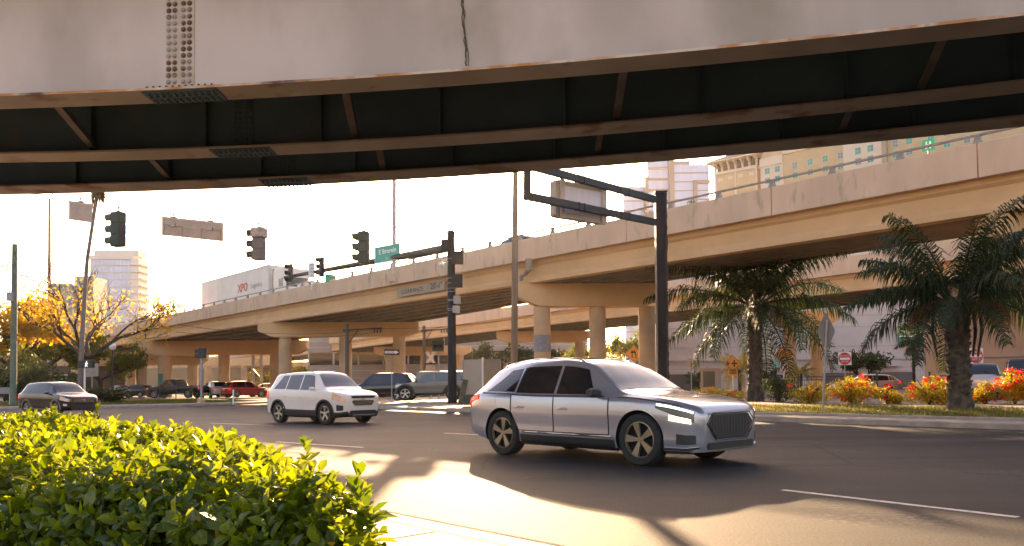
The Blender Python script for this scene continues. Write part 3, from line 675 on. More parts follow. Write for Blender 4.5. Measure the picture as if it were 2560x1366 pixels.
s.mirror(xf-1.72, 1.07, K['trim'], (.2, .24, .15)); s.wheels(5, .265, style=1)
mb = MB()
for sy in (-1, 1):
    q = [s.sec(xf-2.2-.12*k, 4.0, sy)+V((0, -sy*.03, .045 if 0 < k < 17 else -.01)) for k in range(18)]; mb.tube(q, .016, 6)
mb.build('roof_rail', K['chrome'], s.root, world=False, smooth=60)
# the small white one behind it
pf = gnd(818, 1061.5); hd = R(-39); u_ = V((cos(hd), sin(hd), 0)); lf = V((-u_.y, u_.x, 0)); ctr = pf-u_*1.28+lf*.76
WHT = paint('white_car_paint', (.78, .74, .72), .0, .25); GL2 = M('tinted_glass', (.07, .065, .085), .07, spec=1.)
c = suv('sport_utility_car', 'small white sport utility car with black sills and amber headlights, left of the silver one', WHT, ctr, hd, 4.34, 2.56, .9, 1.78, .9, hood=1.13, nose=.92, cowl=1.0, ws=1.66, rr_=.5, belt=1.12, cab=.62, wr=.36, glass=GL2, clad=K['trim'], clr=.22, lamps=AMBER, dlo=(1.4, 2.25, 3.05, 3.75))
x = c.xf
c.slab('grille', K['trim'], rr(-.5, .5, .86, .935, .02, .02), x+.004, .02); g2 = c.slab('grille', K['trim'], rr(-.46, .46, .62, .79, .05, .06), x+.004, .02)
mb = MB(); [mb.bx(x+.02, x+.03, -.42, .42, .65+.037*k, .658+.037*k) for k in range(4)]; mb.build('grille_bar', K['chrome'], g2, world=False)
c.slab('emblem', M('brass_emblem', (.6, .45, .2), .3, metal=.8), [(-.1, .81), (-.03, .81), (-.03, .795), (.03, .795), (.03, .81), (.1, .81), (.1, .84), (.03, .84), (.03, .855), (-.03, .855), (-.03, .84), (-.1, .84)], x+.012, .012)
c.slab('front_bumper', K['trim'], rr(-.56, .56, .24, .46, .05, -.04), x+.012, .03, bev=.015)
mb = MB(); mb.bx(x+.03, x+.05, -.46, .46, .3, .325); mb.build('bumper_trim', K['galv'], c.root, world=False)
for sy in (-1, 1):
    c.patch('fog_lamp', K['trim'], x-.32, x-.1, 1.75, 2.2, sy, .008)
    c.patch('bumper_corner', K['trim'], x-.45, x-.02, 1.02, 1.62, sy, .016)
    for x0, x1 in ((x-1.28, x-2.27), (x-2.29, x-3.15)):
        d_ = c.patch('door', WHT, x0, x1, 1.8, 2.95, sy, .006, n=12, m=8); mb = MB(); p = c.sec(x1+.16, 2.6, sy); mb.tube([p+V((-.08, 0, 0)), p+V((-.05, sy*.03, 0)), p+V((.06, sy*.03, 0)), p+V((.08, 0, 0))], .013, 8); mb.build('handle', WHT, d_, world=False, smooth=60)
c.mirror(x-1.42, 1.18, WHT)
mb = MB()
for sy in (-1, 1): mb.tube([c.sec(x-1.75-.12*k, 4.0, sy)+V((0, -sy*.03, .05 if 0 < k < 15 else -.01)) for k in range(16)], .016, 6)
mb.build('roof_rail', K['trim'], c.root, world=False, smooth=60)
# the dark one far left
pf = gnd(143, 1039); hd = R(-31); u_ = V((cos(hd), sin(hd), 0)); lf = V((-u_.y, u_.x, 0)); ctr = pf-u_*1.31+lf*.78
MAR = paint('maroon_black_paint', (.018, .008, .011), .0, .25)
c = suv('sport_utility_car', 'dark maroon sport utility car at the left edge beyond the hedge', MAR, ctr, hd, 4.53, 2.62, .91, 1.68, .93, hood=1.04, nose=.84, cowl=1.05, ws=1.8, rr_=.62, belt=1.05, cab=.64, wr=.345, clr=.22, lamps=AMBER, dlo=(1.5, 2.4, 3.3, 4.05))
x = c.xf; g2 = c.slab('grille', K['trim'], rr(-.55, .55, .62, .82, .04, .05), x+.004, .02)
mb = MB(); [mb.bx(x+.02, x+.035, -.52+.02*k, .52-.02*k, .65+.06*k, .675+.06*k) for k in range(3)]; mb.bx(x+.02, x+.05, -.07, .07, .69, .77); mb.build('grille_bar', K['chrome'], g2, world=False)
c.slab('front_bumper', K['trim'], rr(-.56, .56, .25, .5, .05, -.04), x+.012, .03, bev=.015)
for sy in (-1, 1):
    c.patch('fog_lamp', CLEAR, x-.3, x-.12, 1.85, 2.15, sy, .008); archtrim(c, 1.31, sy, M('brown_arch', (.2, .14, .09), .5)); archtrim(c, -1.31, sy, bpy.data.materials['brown_arch'])
    c.patch('sill', bpy.data.materials['brown_arch'], .9, -.9, 1.02, 1.5, sy, .014, n=16)
    for x0, x1 in ((x-1.35, x-2.42), (x-2.44, x-3.4)): c.patch('door', MAR, x0, x1, 1.8, 2.95, sy, .006, n=12, m=8)
c.mirror(x-1.5, 1.1, K['trim'])
# parked cars
def park(u, vbase, Y, rz, **k):
    p = at(u, vbase, Y); p.z = .37; return suv(loc=p, rz=rz, **k)
BLK = paint('black_car_paint', (.012, .012, .014), .2, .2); REDP = paint('red_car_paint', (.42, .012, .016), .2, .2); LGR = paint('light_grey_paint', (.5, .47, .45), .3, .3)
c = park(536, 996, 82, R(128), name='parked_car', label='white sport utility car parked tail towards us between the black pickup and the red car', pm=LGR, clad=K['trim']); c.plate(False, z=.8)
c = park(612, 996, 81, R(48), name='parked_car', label='bright red sport utility car parked tail towards us behind the thin white post', pm=REDP); c.plate(False, z=.8)
c = park(955, 1003, 51, R(-12)+pi, name='parked_car', label='black sport utility car behind the arrow sign, its red tail light showing', pm=BLK, L=4.8, H=1.78, wb=2.8); c.plate(False, z=.8)
c = park(336, 996, 92, R(170), name='parked_car', label='dark car parked under the overpass left of the black pickup', pm=BLK, H=1.5)
c = park(300, 994, 98, R(140), name='parked_car', label='dark car half hidden by the dark bush under the overpass', pm=BLK, H=1.5)
c = park(2160, 981, 58, R(175), name='parked_car', label='low white car parked behind the black fence and flowers', pm=LGR, L=4.6, H=1.45, hood=.92, nose=.72, belt=.92)
c = park(2438, 985, 38, R(70), name='parked_car', label='grey sport utility car parked behind the right hand palm trunk', pm=LGR, H=1.7); c.plate(False, z=.8)
c = park(2556, 965, 40, R(60), name='parked_car', label='black sport utility car at the right edge above the red flowers', pm=BLK, H=1.95, L=4.9); c.plate(False, z=.8)
c = park(690, 996, 92, R(20), name='parked_car', label='pale car partly hidden behind the small white sport utility car', pm=LGR, H=1.5)
# boxy off-roader and pickup
p = at(1078, 1002, 50); p.z = .37
OLV = paint('grey_olive_paint', (.15, .145, .125), .1, .45)
c = suv('parked_car', 'boxy grey off-road car with flared black arches behind the black mast pole', OLV, p, pi+R(-4), 4.6, 2.95, .9, 1.84, .7, hood=1.12, nose=1.0, cowl=1.25, ws=1.45, rr_=.22, belt=1.16, cab=.78, wr=.43, clr=.38, rim='rim', dlo=(1.55, 2.5, 3.4, 4.4), roofrear=1.83)
for sy in (-1, 1):
    for wx in (1.475, -1.475): archtrim(c, wx, sy, K['trim'], 1.1, 1.42)
    c.patch('sill', K['trim'], .95, -.95, 1.02, 1.4, sy, .03, n=10)
mb = MB(); mb.lathe([(0, -.1), (.4, -.1), (.42, 0), (.4, .1), (0, .12)], (c.xr-.16, 0, 1.05), (1, 0, 0), 24); mb.build('spare_wheel', K['rubber'], c.root, world=False, smooth=40)
c.mirror(c.xf-1.4, 1.24, K['trim'])
p = at(440, 996, 80); p.z = .37
DGR = paint('dark_green_paint', (.015, .022, .02), .2, .25); PL_ = 5.8
c = Car('pickup_truck', 'black pickup truck parked beside the teal painted column', DGR, p, R(172), PL_, 3.6, .98, 1.92, .95,
        zt=[(0, 1.0), (.05, 1.1), (.3, 1.18), (1.2, 1.24), (1.32, 1.27), (2.1, 1.87), (2.6, 1.92), (3.35, 1.88), (3.5, 1.5), (3.56, 1.22), (5.7, 1.22), (5.8, 1.15)],
        zb=[(0, .95), (.1, 1.05), (1.2, 1.15), (3.4, 1.18), (5.7, 1.2), (5.8, 1.1)], w=[(0, .75), (.1, .9), (.6, .98), (5.5, .98), (5.8, .92)],
        wt=[(0, .7), (1.2, .88), (2.1, .7), (3.35, .68), (3.56, .9), (5.8, .88)], z0=[(0, .45), (.5, .4), (5.8, .5)], wr=.4)
c.top('windscreen', K['glassd'], c.xf-1.4, c.xf-2.08)
for sy in (-1, 1):
    c.window(c.xf-1.8, c.xf-2.45, sy=sy, slant0=-.25); c.window(c.xf-2.5, c.xf-3.3, sy=sy)
    c.patch('headlight', CLEAR, c.xf-.35, c.xf-.04, 2.5, 2.9, sy, .012); c.patch('tail_light', RED, c.xr+.02, c.xr+.14, 2.3, 2.9, sy, .012)
    for wx in (1.8, -1.8): archtrim(c, wx, sy, K['trim'])
mb = MB(); mb.bx(c.xr+.12, c.xf-3.66, -.8, .8, 1.215, 1.24); mb.build('bed_cover', K['trim'], c.root, world=False)
c.wheels(); c.mirror(c.xf-1.75, 1.3, K['trim'])
# traffic up on the concrete overpass
def onbridge(t, o, z=Z2+1.37): q = E0+DD*t+V((.743, .669))*o; return V((q.x, q.y, z))
hb = atan2(-DD.y, -DD.x)
c = suv('sport_utility_car', 'dark car on the overpass beside the tall wooden pole, only its roof showing', BLK, onbridge(1.9, 2.6), hb, 4.6, 2.7, .92, 1.74)
c = suv('sport_utility_car', 'dark car up on the overpass directly below the leftmost mast arm signal', DGR, onbridge(27.6, 2.8), hb, 4.5, 2.65, .92, 1.9, glass=M('bright_glass', (.5, .5, .4), .1)); c.mirror(c.xf-1.6, 1.2, K['trim'])
# lorry: trailer and tractor
tr = thing('semi_truck', 'white box trailer lorry driving up on the overpass at the left', 'truck', onbridge(33, 3.4), hb)
TRW = M('trailer_white', (.72, .69, .66), .5, (.62, .6, .57), .5); x0, x1, zt_ = -17., -1.6, 4.05
mb = MB(); mb.bx(x0, x1, -1.28, 1.28, 1.1, zt_); b = bevel(mb.build('trailer_body', TRW, tr, world=False), .04)
mb = MB()
for k in range(24): mb.bx(x0+.5+k*.64, x0+.53+k*.64, -1.295, -1.283, 1.15, zt_-.05)
mb.bx(x0, x1, -1.3, -1.282, zt_-.12, zt_); mb.bx(x0, x1, -1.3, -1.282, 1.1, 1.25); mb.build('side_rib', TRW, b, world=False)
text('XPO', 1.05, M('logo_red', (.62, .05, .05), .5), b, (-6.9, -1.31, 2.5), (pi/2, 0, 0), bold=.03); text('Logistics', .62, M('logo_grey', (.3, .31, .27), .5), b, (-4.05, -1.31, 2.5), (pi/2, 0, 0), sx=1.1)
mb = MB(); mb.bx(-.9, 1.2, -1.2, 1.2, 1.0, 3.5); mb.bx(1.2, 2.6, -1.05, 1.05, .6, 1.7); o = bevel(mb.build('tractor_cab', M('cab_white', (.7, .66, .62), .4), tr, world=False), .12, 3)
mb = MB(); mb.bx(1.205, 1.22, -1.0, 1.0, 1.9, 2.7); mb.bx(.2, 1.0, -1.212, -1.203, 1.9, 2.6); mb.build('window', K['glassd'], o, world=False)
mb = MB(); mb.tube([(-1.2, -1.0, 1.0), (-1.2, -1.0, 3.6)], .07, 10); mb.build('exhaust_pipe', M('rust_pipe', (.3, .12, .05), .6, metal=.4), tr, world=False)
mb = MB(); mb.bx(x0+.5, 2.4, -.5, .5, .75, 1.1); mb.build('chassis', K['trim'], tr, world=False)
wm = None
for wx in (-16, -14.7, -.4, .9+.0, 2.0):
    for sy in (-1, 1):
        if wm is None: mb = MB(); mb.lathe([(0, -.13), (.28, -.13), (.5, -.12), (.52, 0), (.5, .12), (.28, .13), (0, .13)], (0, 0, 0), (0, 1, 0), 24); wo = mb.build('wheel', K['rubber'], tr, world=False); wm = wo
        else: wo = wm.copy(); col.objects.link(wo); wo.parent = tr
        wo.location = (wx, sy*1.1, .52)
# ---------------------------------------------------------------- signals, signs, poles
GZ = .36
def px(n, Y): return n*Y/F                        # n photo pixels at distance Y, in metres
def face(d): return atan2(d[0], -d[1])            # turn about z so that local -y looks along d
VIS = M('visor_black', (.018, .018, .02), .5); VISG = M('visor_green', (.035, .06, .05), .5); LENSM = M('unlit_lens', (.28, .24, .24), .15)
def signal(label, loc, d, mat, vis, h=1.07, wd=.34, group=None, hanger=True, dep=.2, name='traffic_signal'):
    r = thing(name, label, 'traffic signal', loc, face(d), group); mb = MB()
    n = 3
    for k in range(3): mb.bx(-wd/2, wd/2, 0, dep, -h*(k+1)/3+.006, -h*k/3-.006)
    mb.bx(-wd/2+.02, wd/2-.02, .01, dep-.01, -h, 0)
    o = bevel(mb.build('housing', mat, r, world=False), .02)
    for k in range(3):
        z = -h*(k+.5)/3; mb = MB(); mb.lathe([(0, 0), (.13, 0), (.135, .012)], (0, -.004, z), (0, -1, 0), 18); l = mb.build('lamp', LENSM, r, world=False, smooth=50)
        mb = MB(); n_ = 18; vs = []
        for i in range(n_+1):
            a = R(-40)+R(260)*i/n_
            for rr__, yy in ((.15, 0), (.15, -.24+.07*(1-sin(a))*.5), (.142, -.235+.07*(1-sin(a))*.5), (.142, 0)): vs.append((rr__*cos(a), yy, z+rr__*sin(a)))
        mb.add(vs, [(i*4+j, i*4+j+1, i*4+j+5, i*4+j+4) for i in range(n_) for j in range(3)]); mb.build('visor', vis, l, world=False, smooth=50)
    if hanger:
        mb = MB(); mb.cyl((0, dep/2, 0), (0, dep/2, .3), .018, n=8); mb.bx(-.07, .07, dep/2-.03, dep/2+.03, .14, .17); mb.cyl((0, dep/2, 0), (0, dep/2, .05), .06, n=10); mb.build('hanger', K['galv'], r, world=False)
    return r
# span wire with its signals and signs
wp = [at(-160, 470, 23.2), at(140, 489, 24), at(285, 521, 24.6), at(480, 541, 25.5), at(636, 560, 26.2), at(893, 573, 27.6), at(1285, 556, 30.2)]
mb = MB(); mb.tube(wp, .012, 6); tag(mb.build('span_wire', K['galv']), 'thin span wire carrying the hanging traffic signals and signs', 'wire')
signal('dark green hanging traffic signal between the two hanging sign backs', at(284, 532, 24.6), (-.95, .3), K['greensig'], VISG, 1.08, .3, 'traffic signals hanging from the span wire', dep=.36)
r = signal('grey hanging traffic signal, its top wrapped in torn pale sheeting', at(635, 572, 26.2), (-.93, .2), M('faded_grey_signal', (.12, .12, .125), .6), VIS, 1.06, .3, 'traffic signals hanging from the span wire', dep=.36)
mb = MB(); secs = []
for k in range(6):
    z = .01-.36*k/5; g_ = .02+.012*sin(k*2.3); secs.append([(x*(1+g_*2)*.17, y, z+.03*sin(3*x+k)+(.03 if k == 5 and x > 0 else 0)) for x, y in ((-1, -.02), (1, -.02), (1, .39), (-1, .39))])
mb.sweep(secs); mb.build('torn_wrap', M('torn_sheeting', (.4, .36, .33), .7, (.25, .22, .2), 8), r, world=False)
signal('green hanging traffic signal left of the green street name sign', at(897, 580, 27.6), (-.97, .1), K['greensig'], VISG, 1.1, .3, 'traffic signals hanging from the span wire', dep=.36)
def hangsign(label, u0, u1, v0, v1, dv, Y, hang, extra=False):
    um = (u0+u1)/2; c = at(um, v0, Y); wd = px(u1-u0, Y); h = px(v1-v0, Y); r = thing('hanging_sign', label, 'sign', c, 0, 'sign backs hanging from the span wire')
    tl = -dv*Y/F
    mb = MB(); k = tl/wd
    P_ = [(-wd/2, -k*-wd/2*1-0), (wd/2, 0)]
    out = [(-wd/2, -tl/2*-1-h), (wd/2, tl/2*1*1-h), (wd/2, tl/2), (-wd/2, -tl/2)]
    out = [(-wd/2, -tl/2-h), (wd/2, tl/2-h), (wd/2, tl/2), (-wd/2, -tl/2)]
    mb.ext(out, lambda p, s_: (p[0], -.004 if s_ else .004, p[1])); o = mb.build('panel', K['signback'], r, world=False)
    mb = MB(); mb.beam((-wd/2, -.012, -tl/2-.04), (wd/2, -.012, tl/2-.04), .05, .014, (0, 1, 0))
    if extra: mb.beam((-wd/2+.1, -.012, -h*.45-tl/2), (wd/2-.1, -.012, -h*.45+tl/2), .02, .014, (0, 1, 0))
    mb.build('stiffener', M('stiffener_%d' % u0, (.42, .36, .31), .5, metal=.2), r, world=False)
    for x in hang:
        mb = MB(); z = tl*x/wd; mb.cyl((x, 0, z-.02), (x, 0, z+.27), .016, n=8); mb.bx(x-.09, x+.09, -.03, .03, z-.01, z+.03); mb.bx(x-.03, x+.03, -.04, .04, z+.08, z+.12)
        if extra:
            zz = z-h*.42; mb.beam((x-.3, -.03, zz-tl*.3/wd), (x+.3, -.03, zz+tl*.3/wd), .03, .03); mb.bx(x-.07, x+.07, -.07, -.015, zz-.05, zz+.06); mb.bx(x-.3, x-.285, -.04, -.02, zz-.36-tl*.3/wd, zz-tl*.3/wd); mb.bx(x+.285, x+.3, -.04, -.02, zz-.33+tl*.3/wd, zz+tl*.3/wd)
        mb.build('hanger', K['galv'], r, world=False)
hangsign('square blank sign back hanging from the wire at the far left', 172, 231, 506, 554, 9, 24.2, [0])
hangsign('wide blank sign back with two bracket frames hanging from the wire', 404, 559, 549, 597, 18, 25.4, [-.62, .58], True)
for lb, u, v, rr__ in (('small ring of coiled wire beside the leaning palm trunk', 252, 521, .15), ('small ring of coiled wire right of the first hanging signal', 320, 531, .14)):
    c = at(u, v, 24.6); mb = MB(); mb.tube([c+V((cos(a)*rr__, .05*sin(a*2), sin(a)*rr__*.85)) for a in [2*pi*k/28 for k in range(29)]], .006, 5); tag(mb.build('wire_coil', K['galv']), lb, 'wire coil')
# black mast pole with arm
YM = 40; pb = at(1131, 1008, YM); pt_ = at(1127, 580, YM+.1)
mp = thing('mast_pole', 'tall black mast pole with long signal arm and metal boxes in the middle', 'pole', (pb.x, pb.y, GZ)); pb.z = GZ
mb = MB(); mb.tube([pb, pb+V((0, 0, .5)), pt_], [.24, .225, .19], 20); mb.cyl(pb, pb+V((0, 0, .08)), .33, n=20); mb.build('pole', K['pole'], mp, smooth=50)
mb = MB(); mb.lathe([(.215, 0), (.225, .02), (.225, .06), (.215, .08)], pt_-V((0, 0, .1)), (0, 0, 1), 16); mb.lathe([(.2, 0), (.15, .06), (0, .09)], pt_, (0, 0, 1), 16); mb.build('pole_cap', K['pole'], mp, smooth=40)
a0 = at(1112, 622, YM); a1 = at(712, 694, 49); mb = MB(); mb.tube([a0+(a1-a0)*t for t in (0, .25, .5, .75, 1)], [.22, .19, .155, .125, .09], 14); arm = mb.build('mast_arm', M('mast_arm_paint', (.05, .052, .045), .55), mp, smooth=50)
mb = MB(); c = at(1113, 615, YM-.15); mb.box(c, (.42, .3, .62)); bevel(mb.build('arm_bracket', K['pole'], mp), .02)
for u, v, wu, hv, m_ in ((1144, 645, 28, 32, 'pole'), (1143, 703, 26, 32, 'pole'), (1143, 750, 18, 20, 'galv'), (1141, 774, 18, 18, 'galv')):
    c = at(u, v, YM-.1); mb = MB(); mb.box(c, (px(wu, YM), .34, px(hv, YM))); bevel(mb.build('equipment_box', K[m_] if m_ == 'pole' else K['signback'], mp), .02)
mb = MB()
for v in (648, 697, 709, 722, 730, 750, 753, 773, 777): c = at(1130, v, YM); mb.lathe([(.235, -.015), (.24, 0), (.235, .015)], c, (0, 0, 1), 16)
mb.build('strap', K['galv'], mp)
mb = MB(); c = at(1105, 660, YM-.3); mb.lathe([(0, -.16), (.1, -.13), (.15, -.03), (.16, .03), (.1, .05)], c, (0, 0, 1), 16); mb.tube([c+V((0, 0, .05)), c+V((0, 0, .2)), at(1122, 655, YM)], .025, 8); mb.build('camera_dome', K['white'], mp, smooth=50)
def onarm(u): t = (u-1112)/(712-1112); t = t*YM/(YM+(49-YM)*0+t*(YM-49)*-0) if False else t; Yv = 1/((1-t)/YM+t/49); return Yv
for lb, u, v0 in (('black three lamp signal at the far end of the mast arm', 722, 660), ('black three lamp signal on the mast arm right of the white notice', 800, 643)):
    Yv = onarm(u)-.35; signal(lb, at(u, v0, Yv), (-.75, -.66), K['signalblk'], VIS, 1.16, .36, 'signals on the mast arm', hanger=False)
    mb = MB(); c = at(u+23, v0+30, Yv); 
c = at(779, 657, onarm(779)-.3); ns = thing('notice_sign', 'narrow white notice sign on the mast arm between the two black signals', 'sign', c); mb = MB(); mb.bx(-.18, .18, -.01, .01, -.92, 0); mb.bx(-.015, .015, .012, .05, -1.6, .25); mb.build('panel', K['white'], ns, world=False)
for k, (tx, sz) in enumerate((('LEFT', .17), ('TURN', .17), ('YIELD', .15), ('ON', .15))): text(tx, sz, M('notice_black_%d' % k, (.1, .1, .1), .6), ns, (0, -.012, -.16-.2*k), sx=.8)
# street name sign
Ys = 1/((1-.36)/YM+.36/49)-.35; c0, c1 = at(937, 640, Ys+.5), at(1000, 628, Ys-.4)
SG = M('street_sign_green', (.1, .42, .32), .5); ss = thing('street_name_sign', 'green street name sign on the mast arm reading E Brorein', 'sign', (c0+c1)/2, atan2(c1.y-c0.y, c1.x-c0.x))
wd = (c1-c0).length; h = px(42, Ys); sk = (c1.z-c0.z)/wd; mb = MB(); mb.ext([(-wd/2, -h/2-sk*wd/2), (wd/2, -h/2+sk*wd/2), (wd/2, h/2+sk*wd/2), (-wd/2, h/2-sk*wd/2)], lambda p, s_: (p[0], -.02 if s_ else .02, p[1])); pn = mb.build('panel', SG, ss, world=False)
mb = MB()
for e in (-1, 1): mb.beam((-wd/2, -.022, e*h*.47-sk*wd/2), (wd/2, -.022, e*h*.47+sk*wd/2), .025, .008, (0, 1, 0)); mb.beam((e*wd*.49, -.022, -h/2+e*sk*wd*.49), (e*wd*.49, -.022, h/2+e*sk*wd*.49), .025, .008, (0, 1, 0))
mb.build('border', K['white'], ss, world=False)
def rotz(sk): return (pi/2, -math.atan(sk), 0)
WT = M('sign_white_letter', (.75, .78, .74), .5)
text('E Brorein', .36, WT, ss, (.03, -.024, h*.14), rotz(sk), sx=.88, bold=.008); text('ST', .15, WT, ss, (-.02, -.024, -h*.3), rotz(sk)); text('200', .14, WT, ss, (wd*.4, -.024, -h*.26+sk*wd*.4), rotz(sk))
# black square pole holding the overhead sign frame
YP = 26; b0 = at(1655, 1045, YP); t0 = at(1647, 484, YP)
gp = thing('gantry_pole', 'thick dark square pole with two arms holding an overhead sign, right of centre', 'pole', (b0.x, b0.y, .15)); b0.z = .15
mb = MB(); mb.beam(b0, t0, .27, .36, (0, 1, 0)); bevel(mb.build('pole', K['pole'], gp), .02)
mb = MB(); secs = []                              # splintered timber strapped along its right side
for k in range(40):
    t = k/39; p = b0+(t0-b0)*t; j = lambda: rnd.uniform(-.018, .018); secs.append([(p.x+.14, p.y-.17, p.z), (p.x+.21+j(), p.y-.2+j(), p.z), (p.x+.25+j()*1.6, p.y-.03+j(), p.z), (p.x+.23+j(), p.y+.16, p.z), (p.x+.14, p.y+.17, p.z)])
mb.sweep(secs); mb.build('timber_strip', K['bark'], gp, smooth=30)
mb = MB(); mb.box(t0+V((.04, 0, .02)), (.4, .44, .05)); mb.build('pole_cap', K['pole'], gp)
ru, rl = at(1640, 500, YP-.1), at(1642, 557, YP-.1); lu, ll = at(1318, 413, 21), at(1318, 491, 21)
mb = MB(); mb.beam(ru, lu, .14, .2); mb.beam(rl, ll, .14, .2); mb.beam(lu+V((0, 0, .1)), ll-V((0, 0, .1)), .14, .2, (1, 0, 0))
for t in (.26, .33, .62, .66):
    for q0, q1 in ((ru, lu), (rl, ll)): c = q0+(q1-q0)*t; mb.beam(c-(q1-q0).normalized()*.012, c+(q1-q0).normalized()*.012, .17, .23)
mb.build('sign_arm', M('gantry_arm_paint', (.04, .043, .045), .55, spec=.3), gp)
da = (lu-ru).normalized(); dh = V((da.x, da.y, 0)).normalized(); nb = V((-dh.y, dh.x, 0)); nb = nb if nb.y > 0 else -nb
sg = thing('overhead_sign', 'boxy overhead sign with pale centre seen from behind, held by the two dark arms', 'sign', (ru+rl)/2+dh*4.4)
Q = lambda u, v, Y, o=0.: at(u, v, Y)+nb*o
cs = [(1398, 540, 22.4), (1526, 560, 23.9), (1526, 470, 23.9), (1398, 446, 22.4)]
c4 = [at(*q) for q in cs]; r4 = []
for i in range(4):                                # rounded corners
    a_, b_, d_ = c4[i], c4[(i-1) % 4], c4[(i+1) % 4]
    for k in range(5): t = k/4; e1 = a_.lerp(b_, min(.5, .14/(b_-a_).length*1)); e2 = a_.lerp(d_, .14/(d_-a_).length); r4.append(e1*(1-t)**2+a_*2*t*(1-t)+e2*t*t)
mb = MB(); mb.ext([p for p in r4], lambda p, s_: p+nb*(.12 if s_ == 0 else .34)); mb.build('sign_box', M('sign_box_beige', (.38, .34, .28), .5), sg)
mid = sum(r4, V((0, 0, 0)))/len(r4)
mb = MB(); mb.ext([mid+(p-mid)*.72 for p in c4], lambda p, s_: p+nb*(.1 if s_ else .13)); mb.build('back_panel', M('pale_back_panel', (.62, .6, .64), .4, (.54, .52, .56), 3, stretch=(4, 4, .3)), sg)
mb = MB()
for t in (.1, .9): p0 = c4[0].lerp(c4[1], t); p1 = c4[3].lerp(c4[2], t); mb.beam(p0+nb*.08-V((0, 0, .03)), p1+nb*.08+V((0, 0, .06)), .16, .06, (nb.x, nb.y, 0))
mb.build('bracket', M('bracket_beige', (.44, .39, .32), .5), sg)
# poles
def pole(name, label, cat, pts, rad, mat, n=12): mb = MB(); mb.tube(pts, rad, n); return tag(mb.build(name, mat, smooth=60), label, cat)
p0 = at(1284, 1000, 30); p0.z = .15; p1 = at(1289, 400, 30)
pole('utility_pole', 'tall plain wooden pole in the middle reaching up behind the steel overpass', 'pole', [p0, p0.lerp(p1, .5), p1], [.135, .12, .1], K['wood'])
p0 = at(33, 1014, 56); p0.z = .3; p1 = at(37, 611, 56)
up = thing('utility_pole', 'grey green utility pole with climbing pegs at the left edge', 'pole', p0)
mb = MB(); mb.tube([p0, p0.lerp(p1, .5), p1], [.22, .2, .17], 14); mb.build('pole', M('green_grey_pole', (.16, .18, .13), .8, (.1, .13, .1), 3), up, smooth=60)
mb = MB()
for k in range(7): q = p0.lerp(p1, .3+.1*k); mb.cyl(q, q+V((-.42, -.1, .08)), .018, n=5)
mb.build('climbing_peg', K['galv'], up)
mb = MB(); q = at(25, 742, 55.7); mb.box(q, (.36, .3, .6)); bevel(mb.build('meter_box', K['galv'], up), .03)
lp = thing('lamp_post', 'very tall thin pale lamp post behind the autumn tree at the left', 'lamp post', at(123, 985, 90)); p0 = at(123, 985, 90); p1 = at(124, 498, 90)
mb = MB(); mb.tube([p0, p1], [.22, .15], 10); mb.build('pole', M('pale_pole', (.4, .33, .31), .6), lp, smooth=60); mb = MB(); mb.tube([p1, p1+V((.6, -.3, .7)), p1+V((2, -1, 1.2))], .06, 6); mb.box(p1+V((2.4, -1.2, 1.25)), (1., .4, .16)); mb.build('lamp_head', K['galv'], lp)
q = at(985, 690, 50.9); bl = thing('lamp_post', 'tall pale lamp post standing on the overpass parapet', 'lamp post', q)
mb = MB(); mb.tube([q-V((0, 0, .1)), q+V((.12, 0, 12.5))], [.15, .1], 12); mb.build('pole', M('pale_pink_pole', (.5, .42, .38), .6), bl, smooth=60)
mb = MB(); mb.box(q+V((-.05, .0, -.15)), (.5, .5, .5)); mb.box(q+V((0, 0, .12)), (.4, .4, .06)); mb.box(q+V((-.28, .1, -.1)), (.25, .5, .42)); bevel(mb.build('base_block', K['parapet'], bl), .02)
mb = MB(); mb.tube([q+V((.12, 0, 12.4)), q+V((.6, 1.2, 13)), q+V((1.2, 2.6, 13.2))], .05, 6); mb.box(q+V((1.4, 3, 13.2)), (.35, .8, .15)); mb.build('lamp_head', K['galv'], bl)
# drain pipe fixed to the overpass girder
mb = MB(); c = [at(1321, 648, 41.6), at(1321, 678, 41.4), at(1310, 688, 41.6), at(1304, 690, 41.6), at(1302, 702, 41.7)]; mb.tube(c, .11, 10); mb.box(at(1322, 662, 41.3), (.34, .25, .6)); tag(mb.build('drain_pipe', M('pipe_grey_tan', (.33, .25, .18), .7, (.22, .17, .13), 4), smooth=40), 'bent drain pipe fixed to the overpass girder beside the wooden pole', 'pipe')
# clearance sign on the girder face
u0, u1 = 993, 1110; tA = lambda u: None
def ong(u, v, o=.2): # point on the near girder's outer face in the direction of a pixel
    d = ray(u, v); n = V((.743, .669, 0)).normalized(); k = (V((E0.x, E0.y, 0))-V((0, 0, 0))).dot(n)+o; return V((0, 0, CAMZ))+d*(k/d.dot(n))
cA, cB = ong(993, 727), ong(1112, 707); cm_ = (cA+cB)/2; wd = (V((cB.x, cB.y, 0))-V((cA.x, cA.y, 0))).length; cm_.z = Z2+.62
cs_ = thing('clearance_sign', 'grey clearance sign reading 20 feet 1 inch on the overpass girder', 'sign', cm_, atan2(cB.y-cA.y, cB.x-cA.x))
mb = MB(); mb.bx(-wd/2, wd*.16, -.02, .02, -.27, .25); mb.bx(wd*.165, wd/2, -.02, .02, -.29, .33); mb.build('panel', M('clearance_grey', (.36, .29, .21), .6, (.3, .24, .18), 2), cs_, world=False)
CB = M('clearance_black', (.05, .04, .035), .7)
text('CLEARANCE', .36, CB, cs_, (-wd*.17, -.024, -.01), sx=1.22, bold=.006); text("20'-1\"", .52, CB, cs_, (wd*.335, -.024, .03), sx=1.0, bold=.012)
text("20'-1\"", .2, K['white'], None, ong(1337, 733), (pi/2, 0, 0)) if False else None
